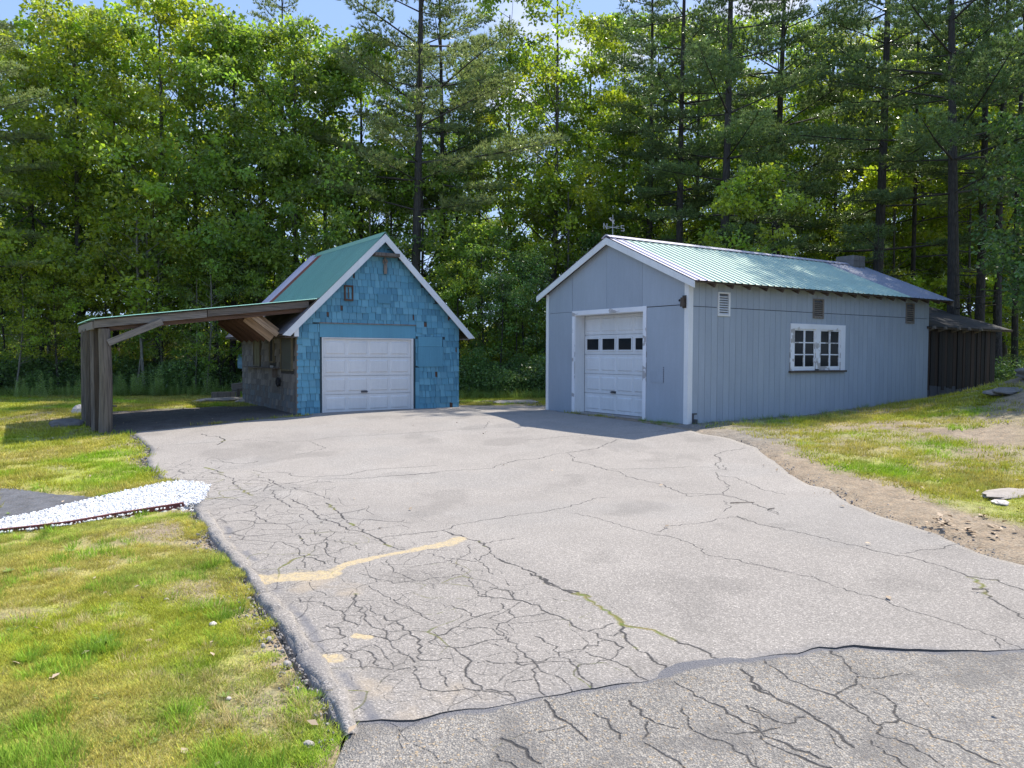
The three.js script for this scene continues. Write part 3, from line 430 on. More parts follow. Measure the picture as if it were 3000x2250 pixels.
function sheet(f0, f1, rows, cols, region, lip) {
  const P = [], U = [], I = [];
  for (let j = 0; j <= rows; j++) for (let i = -1; i <= cols + 1; i++) {
    const u = clamp(i / cols), v = j / rows; let f = lerp(f0, f1, v), x;
    if (lip) { x = lerp(-1, 6.6, u); for (let k = 0; k < 12; k++) { const zf = zf0(x); f = lerp(zf, f1, v); x = lerp(x, lerp(xl(f), xr(f), u), 0.7); } } else x = lerp(xl(f), xr(f), u);
    let y = groundY(x, -f) + 0.014 * (fbm(x * 0.7, f * 0.7, 3, 191) - 0.5) * 2 + 0.004; if (lip) y -= 0.013 * vn(x * 1.6, 7, 193) * ss(0.04, 0, v); if (i < 0) { y -= 0.12; x -= 0.02; } else if (i > cols) { y -= 0.12; x += 0.02; }
    P.push(x, y, -f); U.push(...region.uv(x, f));
  }
  const w = cols + 3; for (let j = 0; j < rows; j++) for (let i = 0; i < w - 1; i++) { const a = j * w + i, b = a + w; I.push(a, a + 1, b, b, a + 1, b + 1); }
  let lipG = null; if (lip) { const n = P.length / 3, I = []; for (let i = 0; i < w; i++) { P.push(P[3 * i], P[3 * i + 1] - 0.05, P[3 * i + 2] + 0.012); U.push(U[2 * i], U[2 * i + 1]); } for (let i = 0; i < w - 1; i++) I.push(i, n + i, i + 1, i + 1, n + i, n + i + 1); lipG = I; }
  const g = new THREE.BufferGeometry(); g.setAttribute('position', new THREE.Float32BufferAttribute(P, 3)); g.setAttribute('uv', new THREE.Float32BufferAttribute(U, 2)); g.setIndex(I); g.computeVertexNormals(); if (lipG) { const k = g.clone(); k.setIndex(lipG); k.computeVertexNormals(); return [g, k]; } return g;
}
{
  const [a, lipA] = sheet(5, 11, 90, 90, paveNear, true), b = sheet(11, BACK, 90, 90, paveFar, false), g = mergeGeometries([a, b, lipA], true);
  top('driveway', g, [paveNear.mat, paveFar.mat, std({ c: [0.07, 0.066, 0.062], map: stoneC })], 'cracked grey asphalt driveway between the two garages', 'driveway', null, 'structure');
  const P = [], U = [], I = [], rows = 50, cols = 80;
  for (let j = 0; j <= rows; j++) for (let i = 0; i <= cols; i++) { const x = lerp(-1.1, 9, i / cols), f = lerp(1.2, zf0(x) + 0.25, j / rows), xx = i === 0 ? roadL(f) : x, y = groundY(xx, -f) - 0.010 + 0.008 * (fbm(xx * 1.3, f * 1.3, 3, 192) - 0.5) - (i === 0 ? 0.04 : 0); P.push(xx, y, -f); U.push(...paveRoad.uv(xx, f)); }
  for (let j = 0; j < rows; j++) for (let i = 0; i < cols; i++) { const q = j * (cols + 1) + i, b2 = q + cols + 1; I.push(q, q + 1, b2, b2, q + 1, b2 + 1); }
  const r = new THREE.BufferGeometry(); r.setAttribute('position', new THREE.Float32BufferAttribute(P, 3)); r.setAttribute('uv', new THREE.Float32BufferAttribute(U, 2)); r.setIndex(I); r.computeVertexNormals();
  top('road', r, paveRoad.mat, 'older coarse asphalt with open cracks in the foreground', 'road', null, 'structure');
}
// asphalt kerb along the left edge: broken pieces with joints
{
  const mid = pairs(BERM_IN).map((p, i) => [(p[0] + pairs(BERM_OUT)[i][0]) / 2, (p[1] + pairs(BERM_OUT)[i][1]) / 2]).filter((p, i, a) => !i || p[1] > a[i - 1][1] + 0.05), wid = 0.18;
  const curve = new THREE.CatmullRomCurve3(mid.map(([x, z]) => V3(x, 0, z))), L = curve.getLength(), r = rng(77);
  const kerb = new THREE.Group(); kerb.name = 'asphalt_kerb'; scene.add(kerb); tag(kerb, 'low rounded asphalt kerb along the left edge of the driveway', 'kerb', null, 'structure');
  let s = 0.02; while (s < L - 0.1) {
    const len = Math.min(0.35 + 0.75 * r() * r(), L - s), n = 8, m = 9, P = [], U = [], I = [], tw = (r() - 0.5) * 0.03, hh = 0.03 + 0.018 * r();
    for (let i = 0; i <= n; i++) for (let k = 0; k <= m; k++) { const t = s + 0.006 + (len - 0.012) * (i / n), p = curve.getPointAt(clamp(t / L)), d = curve.getTangentAt(clamp(t / L)), a = (k / m) * 2 - 1, end = Math.min(1, 4 * Math.min(i / n, 1 - i / n) + 0.55), W2 = wid * 0.5 * (0.65 + 0.7 * vn(t * 5, 3, 78)), x = p.x - d.z * a * W2 * (0.9 + 0.1 * end), z = p.z + d.x * a * W2, y = groundY(x, z) - 0.06 + (hh + 0.06) * Math.pow(Math.max(0, 1 - Math.abs(a) ** 3.2), 0.7) * end + tw * a * 0.3 + 0.035 * (fbm(x * 9, z * 9, 4, 79) - 0.5); P.push(x, y, z); U.push(...paveNear.uv(x + 4.6, -z)); }
    for (let i = 0; i < n; i++) for (let k = 0; k < m; k++) { const q = i * (m + 1) + k, b = q + m + 1; I.push(q, q + 1, b, q + 1, b + 1, b); }
    const g = new THREE.BufferGeometry(); g.setAttribute('position', new THREE.Float32BufferAttribute(P, 3)); g.setAttribute('uv', new THREE.Float32BufferAttribute(U, 2)); g.setIndex(I); g.computeVertexNormals(); part('kerb_piece', g, paveNear.mat, kerb); s += len;
  }
}
// dark asphalt path and white stone bed with its timber edging
function flat(list, lift, res, mat, name, label, kind, category) {
  const s = new THREE.Shape(pairs(list).map((p) => new THREE.Vector2(p[0], -p[1]))), pts = s.getPoints(), xs = pts.map((p) => p.x), ys = pts.map((p) => p.y), P = [], U = [], I = [], x0 = Math.min(...xs), x1 = Math.max(...xs), y0 = Math.min(...ys), y1 = Math.max(...ys), nx = Math.ceil((x1 - x0) / res), ny = Math.ceil((y1 - y0) / res);
  for (let j = 0; j <= ny; j++) for (let i = 0; i <= nx; i++) { const x = x0 + i * res, f = y0 + j * res, out = inPoly(list, x, -f) ? 0 : Math.min(0.08, distTo([...list, list[0], list[1]], x, -f)); P.push(x, groundY(x, -f) + lift - out * 1.2, -f); U.push(x, f); }
  for (let j = 0; j < ny; j++) for (let i = 0; i < nx; i++) { const cx = x0 + (i + 0.5) * res, cf = y0 + (j + 0.5) * res; if (!inPoly(list, cx, -cf) && distTo([...list, list[0], list[1]], cx, -cf) > 0.09) continue; const q = j * (nx + 1) + i, b = q + nx + 1; I.push(q, q + 1, b, b, q + 1, b + 1); }
  const g = new THREE.BufferGeometry(); g.setAttribute('position', new THREE.Float32BufferAttribute(P, 3)); g.setAttribute('uv', new THREE.Float32BufferAttribute(U, 2)); g.setIndex(I); g.computeVertexNormals(); return top(name, g, mat, label, category, null, kind);
}
flat([...PATH.slice(0, 12), ...PATH.slice(12)], 0.0, 0.08, std({ c: [0.135, 0.135, 0.15], map: soilC, bumpMap: soilB, bumpScale: 0.008, roughness: 0.92 }), 'path', 'smooth dark asphalt path coming in from the left', 'structure', 'path');
flat(GRAVEL, 0.012, 0.08, std({ c: [0.62, 0.62, 0.63], map: soilC, roughness: 0.95 }), 'gravel_bed', 'bed of crushed white stone crossing the lawn edge', 'structure', 'gravel bed');
{
  const r = rng(5), geo = rock(3, 1, 0.7, 0.85, 1, 0.6), spots = [], xs = pairs(GRAVEL).map((p) => p[0]), zs = pairs(GRAVEL).map((p) => p[1]);
  while (spots.length < 7500) { const x = lerp(Math.min(...xs), Math.max(...xs), r()), z = lerp(Math.min(...zs), Math.max(...zs), r()); if (inPoly(GRAVEL, x, z) || distTo(GRAVEL, x, z) < 0.05 * r()) spots.push([x, z]); }
  const m = new THREE.InstancedMesh(geo, std({ c: [0.80, 0.795, 0.79], roughness: 0.85 }), spots.length), o = new THREE.Object3D();
  spots.forEach(([x, z], i) => { const k = 0.008 + 0.012 * r() * r() + 0.003 * r(); o.position.set(x, groundY(x, z) + 0.012 + 0.014 * r(), z); o.rotation.set(r() * 6, r() * 6, r() * 6); o.scale.set(k * (0.8 + 0.5 * r()), k, k); o.updateMatrix(); m.setMatrixAt(i, o.matrix); const t = r() < 0.22 ? 0.4 + 0.35 * r() : 0.82 + 0.2 * r(); m.setColorAt(i, rgb(t, t, t * 1.01)); });
  m.name = 'white_gravel'; shadows(m); scene.add(m); tag(m, 'loose crushed white stones filling the bed beside the path', 'gravel', null, 'stuff');
  const e = pairs(EDGING), red = std({ c: [0.17, 0.05, 0.045], map: grainC, bumpMap: grainB, bumpScale: 0.004 }), t = thing('landscape_edging', 'red brown timber edging along the front of the white stone bed', 'edging', [e[0][0], 0, e[0][1]]);
  for (let i = 0; i + 1 < e.length; i++) { const a = V3(e[i][0], groundY(...e[i]) + 0.01, e[i][1]), b = V3(e[i + 1][0], groundY(...e[i + 1]) + 0.01, e[i + 1][1]); b.lerp(a, 0.01); const g = bar(a, b, 0.045, 0.085); g.translate(-e[0][0], 0, -e[0][1]); part('edging_timber', g, red, t); }
}

// ---------- ribbed metal roofing ----------
function ribSheet(width, length, rib = 0.23, height = 0.022, over = 0.03) {      // x across, y up the slope, z out of the roof
  const P = [], U = [], I = [], prof = []; const n = Math.max(1, Math.round(width / rib));
  for (let i = 0; i < n; i++) { const x = (i / n) * width, s = width / n; prof.push([x, 0], [x + s * 0.5 - 0.022, 0], [x + s * 0.5 - 0.011, height], [x + s * 0.5 + 0.011, height], [x + s * 0.5 + 0.022, 0]); }
  prof.push([width + over * 0, 0]);
  for (const y of [0, length]) for (const [x, z] of prof) { P.push(x, y, z); U.push(x, y); }
  const m = prof.length; for (let i = 0; i + 1 < m; i++) I.push(i, i + 1, m + i, m + i, i + 1, m + i + 1);
  let g = new THREE.BufferGeometry(); g.setAttribute('position', new THREE.Float32BufferAttribute(P, 3)); g.setAttribute('uv', new THREE.Float32BufferAttribute(U, 2)); g.setIndex(I); g = g.toNonIndexed(); g.computeVertexNormals(); return g;
}
function onSlope(g, origin, across, up) { const x = across.clone().normalize(), y = up.clone().normalize(), z = V3().crossVectors(x, y); g.applyMatrix4(new THREE.Matrix4().makeBasis(x, y, z).setPosition(origin)); return g; }
// sectional garage door, front face towards +z of its own axes, x across, y up; sections and raised panels are pieces of it
function garageDoor(parent, place, w, h, n, cols, mat, windowRow, handleRow) {
  const d = part('garage_door', bx(0, w, 0, h, -0.06, -0.045), mat, parent); d.position.copy(place.pos); d.rotation.y = place.turn;
  const sh = h / n;
  for (let s = 0; s < n; s++) {
    const y0 = s * sh, sec = part('door_section', bx(0.002, w - 0.002, y0 + 0.007, y0 + sh - 0.007, -0.045, -0.01), mat, d);
    for (let c = 0; c < cols; c++) {
      const m = w * 0.03, pw = (w - m * (cols + 1)) / cols, x0 = m + c * (pw + m), a = y0 + sh * 0.16, b = y0 + sh * 0.86;
      if (s === windowRow) {
        part('window_frame', merge([bx(x0, x0 + pw, a, a + 0.035, -0.01, 0.012), bx(x0, x0 + pw, b - 0.035, b, -0.01, 0.012), bx(x0, x0 + 0.035, a + 0.035, b - 0.035, -0.01, 0.012), bx(x0 + pw - 0.035, x0 + pw, a + 0.035, b - 0.035, -0.01, 0.012)]), mat, d);
        part('pane', bx(x0 + 0.035, x0 + pw - 0.035, a + 0.035, b - 0.035, -0.01, -0.004), M.blackGlass, d);
      } else {
        const g = new THREE.ExtrudeGeometry(new THREE.Shape([new THREE.Vector2(x0 + 0.03, a + 0.03), new THREE.Vector2(x0 + pw - 0.03, a + 0.03), new THREE.Vector2(x0 + pw - 0.03, b - 0.03), new THREE.Vector2(x0 + 0.03, b - 0.03)]), { depth: 0.004, bevelEnabled: true, bevelThickness: 0.016, bevelSize: 0.028, bevelSegments: 1 });
        g.translate(0, 0, -0.014); part('door_panel', boxUV(g), mat, d);
      }
    }
  }
  const hy = handleRow * sh, hx = w * 0.455; part('handle', merge([bx(hx - 0.09, hx + 0.09, hy - 0.028, hy + 0.028, -0.01, 0.0), bx(hx - 0.07, hx - 0.05, hy - 0.012, hy + 0.012, 0, 0.035), bx(hx + 0.05, hx + 0.07, hy - 0.012, hy + 0.012, 0, 0.035), bx(hx - 0.08, hx + 0.08, hy - 0.011, hy + 0.011, 0.035, 0.05)]), M.iron, d);
  return d;
}

// ---------- grey garage ----------
{
  const t = thing('grey_garage', 'pale grey sided garage with green ribbed metal roof and white garage door with four panes', 'garage', [3.92, -0.03, -17.28], GY);
  const W = 5.25, L = 10.1, EY = 3.17, EO = 0.30, PK = 4.46, slope = (PK - EY) / (W / 2 + EO), roofY = (z) => EY + slope * (z > -W / 2 ? EO - z : z + W + EO);
  const oz0 = -4.0, oz1 = -1.42, oh = 2.57;                              // the door opening, in z
  const gable = [[-W, -0.4], [0, -0.4], [0, roofY(0) - 0.1], [-W / 2, PK - 0.1], [-W, roofY(0) - 0.1]];
  part('front_wall', prismX(gable, 0.02, 0.10, [[[oz0, 0], [oz1, 0], [oz1, oh], [oz0, oh]]]), M.greyDark, t);
  part('back_wall', prismX(gable, L - 0.08, L), M.greyB, t);
  part('left_wall', bx(0.1, L - 0.08, -0.4, roofY(0) - 0.1, -W, -W + 0.08), M.greyB, t);
  part('right_wall', bx(0.1, L - 0.08, -0.4, roofY(0) - 0.1, -0.10, -0.022), M.greyDark, t);
  const J = 2.66, panels = [[[-5.15, -0.06], [-4.116, -0.06], [-4.116, J], [-5.15, J]], [[-1.304, -0.06], [-0.11, -0.06], [-0.11, J - 0.012], [-1.304, J - 0.012]]];
  const top1 = (z) => roofY(z) - 0.12; const seams = [-5.15, -4.12, -2.76, -1.465, -0.11];
  for (let i = 0; i < 4; i++) { const a = seams[i] + 0.004, b = seams[i + 1] - 0.004, y0 = J + 0.008, p = [[a, y0], [b, y0], [b, top1(b)]]; if (a < -W / 2 && b > -W / 2) p.push([-W / 2, top1(-W / 2)]); p.push([a, top1(a)]); panels.push(p); }
  const rr = rng(12);
  panels.forEach((p, i) => {                                             // sheets with shallow pressed grooves
    const g = prismX(p, -0.012 - 0.002 * (i % 3), 0.02); part('siding_panel', uvShift(g, rr() * 3, rr() * 3), i % 2 ? M.grey : M.greyB, t);
  });
  // long wall: grooved boards in two courses, the joint between them showing
  let x = 0.125; let i = 0; const vents = [[0.94, 1.35, 2.43, 2.98], [4.5, 4.95, 2.48, 2.98], [8.84, 9.28, 2.46, 3.04]], win = [3.59, 5.89, 1.15, 2.33];
  while (x < L - 0.02) {
    const w = Math.min(0.207, L - x), a = x + 0.004, b = x + w - 0.004;
    for (const [y0, y1] of [[-0.08, 2.615], [2.632, roofY(0) - 0.08]]) {
      let spans = [[a, b, y0, y1]];
      for (const v of [...vents, win]) spans = spans.flatMap(([c, d, p, q]) => (c >= v[1] || d <= v[0] || v[2] > q || v[3] < p ? [[c, d, p, q]] : [[c, d, p, v[2]], [c, d, v[3], q], [c, v[0], Math.max(p, v[2]), Math.min(q, v[3])], [v[1], d, Math.max(p, v[2]), Math.min(q, v[3])]].filter(([k, l, m, n]) => n - m > 0.02 && l - k > 0.006)));
      for (const [c, d, p, q] of spans) part('siding_board', uvShift(bx(c, d, p, q, -0.022, -0.004 + 0.0015 * h2(i, 3)), rr() * 3, rr() * 3), h2(i, 9) > 0.5 ? M.grey : M.greyB, t);
    }
    x += w; i++;
  }
  // corner boards and door surround
  part('corner_board', merge([bx(-0.03, 0.0, -0.06, roofY(0) - 0.11, -0.105, 0.018), bx(0.0, 0.12, -0.06, roofY(0) - 0.06, -0.004, 0.018)]), M.white, t);
  part('corner_board', merge([bx(-0.03, 0.02, 0, roofY(0) - 0.11, -W - 0.018, -5.155)]), M.white, t);
  part('door_trim', merge([bx(-0.032, -0.012, 0.0, 2.69, oz1, -1.31), bx(-0.032, -0.012, 0.0, 2.57, -4.11, oz0), bx(-0.034, -0.012, 2.57, 2.685, -4.11, oz1)]), M.peel, t);
  part('door_jamb', merge([bx(-0.012, 0.30, 0, oh, oz0 - 0.02, oz0 + 0.012), bx(-0.012, 0.30, 0, oh, oz1 - 0.012, oz1 + 0.02), bx(-0.012, 0.30, oh - 0.012, oh + 0.02, oz0 + 0.012, oz1 - 0.012)]), M.white, t);
  part('threshold', bx(-0.06, 0.40, -0.2, 0.015, oz0, oz1), M.concrete, t);
  garageDoor(t, { pos: V3(0.30, 0.02, oz0 + 0.012), turn: -Math.PI / 2 }, oz1 - oz0 - 0.024, oh - 0.03, 5, 4, M.doorCool, 3, 1.1);
  part('access_panel', bx(-0.024, -0.012, 0.89, 1.15, -1.165, -0.74), M.greyB, t);
  part('access_panel_edge', merge([bx(-0.0155, -0.0125, 0.875, 0.888, -1.175, -0.73), bx(-0.0155, -0.0125, 1.152, 1.164, -1.175, -0.73), bx(-0.0155, -0.0125, 0.888, 1.152, -1.177, -1.167), ...Array(6)].map((_, k) => bx(-0.028, -0.016, 0.905 + k * 0.041, 0.925 + k * 0.041, -0.745, -0.728))), M.greyDark, t);
  // lamp by the corner: a rusty fitting, and the hole beside it
  const lamp = part('wall_lamp', merge([bx(-0.05, -0.03, 2.58, 2.86, -0.15, -0.045), uvShift(new THREE.CylinderGeometry(0.045, 0.055, 0.2, 12).translate(-0.10, 2.71, -0.1).toNonIndexed(), 0, 0)]), M.woodDark, t); lamp.userData.label = 'small brown rusted wall lamp';
  part('cable_hole', new THREE.CylinderGeometry(0.028, 0.028, 0.02, 16).rotateZ(Math.PI / 2).translate(-0.014, 2.76, -0.265), M.dark, t);
  part('downpipe_stub', merge([bx(0.125, 0.155, -0.02, 0.22, 0.02, 0.05), bx(0.12, 0.24, 0.2, 0.23, 0.02, 0.06), bx(0.135, 0.16, 0.0, 0.1, 0.05, 0.15)]), M.iron, t);
  // twin window
  const wf = part('window', merge([bx(win[0], win[1], win[3] - 0.13, win[3], 0.0, 0.03), bx(win[0], win[0] + 0.14, win[2], win[3] - 0.13, 0.0, 0.03), bx(win[1] - 0.2, win[1], win[2], win[3] - 0.13, 0.0, 0.03), bx(4.62, 4.80, win[2] + 0.04, win[3] - 0.13, 0.0, 0.028)]), M.peel, t);
  part('window_sill', bx(win[0] - 0.03, win[1] + 0.03, win[2] - 0.045, win[2], -0.02, 0.075), M.woodDark, wf);
  part('window_back', bx(win[0], win[1], win[2], win[3], -0.06, -0.045), M.dark, wf);
  for (const [a, b] of [[win[0] + 0.14, 4.62], [4.80, win[1] - 0.2]]) {
    const y0 = win[2] + 0.005, y1 = win[3] - 0.13, m = (a + b) / 2, rows = [y0 + 0.10, y0 + 0.10 + (y1 - y0 - 0.14) / 3, y0 + 0.10 + (2 * (y1 - y0 - 0.14)) / 3, y1 - 0.04];
    part('sash', merge([bx(a, a + 0.05, y0, y1, -0.03, 0.006), bx(b - 0.05, b, y0, y1, -0.03, 0.006), bx(a + 0.05, b - 0.05, y0, rows[0], -0.03, 0.006), bx(a + 0.05, b - 0.05, rows[3], y1, -0.03, 0.006), bx(m - 0.03, m + 0.03, rows[0], rows[3], -0.03, 0.004), ...[1, 2].flatMap((k) => [bx(a + 0.05, m - 0.03, rows[k] - 0.014, rows[k] + 0.014, -0.03, 0.002), bx(m + 0.03, b - 0.05, rows[k] - 0.014, rows[k] + 0.014, -0.03, 0.002)])]), M.peel, wf);
    for (const [p, q] of [[a + 0.05, m - 0.03], [m + 0.03, b - 0.05]]) for (let k = 0; k < 3; k++) part('pane', bx(p, q, rows[k] + (k ? 0.014 : 0), rows[k + 1] - (k < 2 ? 0.014 : 0), -0.022, -0.018), M.blackGlass, wf);
  }
  // louvred vents
  vents.forEach((v, k) => {
    const m = k === 0 ? M.white : std({ c: [0.30, 0.255, 0.215], map: grainC }), f = part('vent', merge([bx(v[0], v[0] + 0.035, v[2], v[3], -0.02, 0.022), bx(v[1] - 0.05, v[1], v[2], v[3], -0.02, 0.022), bx(v[0] + 0.035, v[1] - 0.05, v[3] - 0.035, v[3], -0.02, 0.022), bx(v[0] + 0.035, v[1] - 0.05, v[2], v[2] + 0.04, -0.02, 0.022)]), k === 0 ? M.white : M.woodGrey, t);
    if (k === 0) f.userData.label = 'white louvred vent near the front corner'; part('vent_back', bx(v[0], v[1], v[2], v[3], -0.06, -0.05), M.dark, f);
    for (let s = 0; s < 8; s++) { const y = v[2] + 0.06 + (s * (v[3] - v[2] - 0.11)) / 8; part('slat', bar(V3(v[0] + 0.036, y, 0.0), V3(v[1] - 0.052, y, 0.0), 0.008, 0.05, V3(0, -0.75, 1)), m, f); }
  });
  // roof: sheets, rake boards, rafters
  const x0 = -0.16, x1 = 10.93, up = V3(0, PK - EY, -(W / 2 + EO)), sl = up.length(), N = 12;
  const roof = part('roof', merge([prismX([[EO - 0.02, EY - 0.045], [EO - 0.02, EY - 0.02], [-W / 2, PK - 0.02], [-W - EO + 0.02, EY - 0.02], [-W - EO + 0.02, EY - 0.045], [-W / 2, PK - 0.045]], x0 + 0.03, x1 - 0.03)]), M.woodDark, t);
  const cuts = [x0, 0.36]; for (let k = 1; k <= 10; k++) cuts.push(0.36 + k * 0.916); cuts.push(x1);
  for (let k = 0; k + 1 < cuts.length; k++) for (const side of [1, -1]) {
    const w = cuts[k + 1] - cuts[k], g = ribSheet(w - 0.002, sl + 0.02), m = k === 0 ? M.lilac : k >= cuts.length - 3 ? M.purple : M.mint;
    if (side > 0) onSlope(g, V3(cuts[k], EY - 0.004, EO + 0.02), V3(1, 0, 0), up); else onSlope(g, V3(cuts[k + 1], EY - 0.004, -W - EO - 0.02), V3(-1, 0, 0), V3(0, PK - EY, W / 2 + EO));
    part('roof_sheet', uvShift(g, k * 0.37, k * 0.2), m, roof);
  }
  part('ridge_cap', prismX([[0.16 - W / 2, PK - 0.035], [0.16 - W / 2, PK - 0.02], [0.05 - W / 2, PK + 0.035], [-W / 2, PK + 0.055], [-0.05 - W / 2, PK + 0.035], [-0.16 - W / 2, PK - 0.02], [-0.16 - W / 2, PK - 0.035], [-W / 2, PK + 0.03]], x0 - 0.01, 10.3), M.lilac, roof);
  const rake = (xa, xb) => [1, -1].map((s) => { const zc = (z) => (s > 0 ? z : -W - z); return prismX([[zc(EO), EY - 0.02], [zc(-W / 2), PK - 0.02], [zc(-W / 2), PK - 0.19], [zc(EO), EY - 0.17]], xa, xb); });
  for (const g of rake(x0 - 0.005, x0 + 0.02)) part('rake_board', g, M.white, t);
  for (const g of rake(x1 - 0.028, x1 - 0.004)) part('rake_board', g, M.woodGrey, t);
  for (let k = 0; k <= 17; k++) { const rx = 0.55 + k * 0.602; if (rx < x1 - 0.1) part('rafter_tail', bar(V3(rx, EY - 0.09 + 0.0, EO - 0.04), V3(rx, EY - 0.09 + slope * EO, -0.0), 0.045, 0.085), M.woodDark, t); }
  const ch = part('chimney', bx(9.95, 10.55, 4.0, 4.72, -2.95, -2.35), M.concreteDark ??= std({ c: [0.2, 0.19, 0.185], map: stoneC, bumpMap: stoneB, bumpScale: 0.01 }), t);
  for (let c = 0; c < 4; c++) for (const [a, b] of [[9.94, 10.24], [10.26, 10.56]]) part('concrete_block', bx(a, b, 4.05 + c * 0.172, 4.212 + c * 0.172, -2.965, -2.335), M.concreteDark, ch);
}
// weather vane on the front of its ridge
{
  const [vx, vz] = greyOut(0.06, -2.625), t = thing('weather_vane', 'small wrought weather vane with the letters N and S on the grey garage ridge', 'weather vane', [vx, 4.46, vz], GY);
  part('rod', new THREE.CylinderGeometry(0.007, 0.009, 0.52, 8).translate(0, 0.27, 0), M.steel, t);
  part('crossarm', merge([bar(V3(-0.2, 0.22, 0.03), V3(0.24, 0.22, -0.02), 0.009, 0.009), bar(V3(-0.03, 0.22, -0.2), V3(0.03, 0.22, 0.2), 0.009, 0.009)]), M.steel, t);
  const st = (x, list) => merge(list.map(([a, b, c, d]) => bar(V3(x + a, 0.22 + b, 0.03), V3(x + c, 0.22 + d, 0.03), 0.014, 0.01, V3(0, 0, 1)))), pale = std({ c: [0.42, 0.42, 0.45], metalness: 0.3, roughness: 0.5 });
  part('letter', st(-0.27, [[-0.05, -0.07, -0.05, 0.07], [-0.05, 0.07, 0.05, -0.07], [0.05, -0.07, 0.05, 0.07]]), pale, t);
  part('letter', st(0.30, [[0.05, 0.065, -0.05, 0.065], [-0.05, 0.065, -0.05, 0], [-0.05, 0, 0.05, 0], [0.05, 0, 0.05, -0.065], [0.05, -0.065, -0.05, -0.065]]), pale, t);
  part('arrow', merge([bar(V3(-0.12, 0.40, 0.05), V3(0.06, 0.36, -0.04), 0.016, 0.01), prism([[-0.17, 0.42], [-0.10, 0.45], [-0.10, 0.36]], 0.04, 0.05), prism([[0.0, 0.36], [0.09, 0.42], [0.06, 0.36], [0.09, 0.31]], -0.04, -0.03)]), pale, t);
}
// dark wooden shed behind it
{
  const [sx, sz] = greyOut(10.1, -0.12), t = thing('wooden_shed', 'dark weathered board shed with sagging roof against the grey garage back end', 'shed', [sx, 0.0, sz], GY), r = rng(44);
  const Lx = 4.5, e = 2.36;
  part('shed_frame', merge([bx(0.02, Lx - 0.04, -0.2, 2.3, -3.2, -0.08)]), M.dark, t);
  const dk = [[0.024, 0.016, 0.012], [0.045, 0.025, 0.015], [0.013, 0.010, 0.009]].map((c) => std({ c, map: stainC, bumpMap: grainB, bumpScale: 0.008 })), lo = std({ c: [0.09, 0.095, 0.115], map: stainC, bumpMap: grainB, bumpScale: 0.006 });
  let x = 0; let k = 0; while (x < Lx - 0.05) { const w = 0.13 + 0.1 * r(), q = 0.46 + 0.16 * r(), dz = 0.03 * r(); part('wall_board', uvShift(bx(x + 0.006, x + w - 0.006, q, e - 0.05, -0.07, -0.02 + dz), r() * 5, r() * 5), dk[k % 3], t); part('skirt_board', uvShift(bx(x + 0.006, x + w - 0.006, -0.1, q - 0.004, -0.072, -0.03 + dz), r() * 5, r() * 5), lo, t); x += w; k++; }
  for (let i = 0; i < 14; i++) part('wall_board', uvShift(bx(Lx - 0.04, Lx, -0.1, 2.3 + 0.3 * Math.min(1, i / 8), -0.08 - i * 0.22 - 0.21, -0.08 - i * 0.22), r() * 5, r() * 5), dk[i % 3], t);
  const up = V3(0, 1.02, -3.1), sl = up.length(), roofM = std({ c: [0.038, 0.035, 0.037], map: stoneC, bumpMap: stoneB, bumpScale: 0.012 }), rf = part('roof', onSlope(boxUV(rawBox(-0.1, Lx + 0.75, 0, sl, -0.06, -0.01)), V3(0, e, 0.16), V3(1, 0, 0), up), M.woodDark, t);
  for (let c = 0; c < 12; c++) { let sx2 = -0.1; while (sx2 < Lx + 0.74) { const w = Math.min(0.5 + 0.4 * r(), Lx + 0.76 - sx2); part('roof_shingle', onSlope(bx(sx2 + 0.004, sx2 + w - 0.004, c * 0.27 + 0.012 * r(), c * 0.27 + 0.3, -0.006 + 0.002 * r(), 0.008 + 0.006 * r()), V3(0, e, 0.16), V3(1, 0, 0), up), roofM, rf); sx2 += w; } }
  for (let i = 0; i < 5; i++) { const px = 0.1 + i * 0.72 + 0.12 * r(); part('rafter_end', new THREE.CylinderGeometry(0.055, 0.06, 0.34, 10).rotateX(Math.PI / 2 - 0.3).translate(px, e - 0.06, 0.05), M.woodGrey, t); }
}

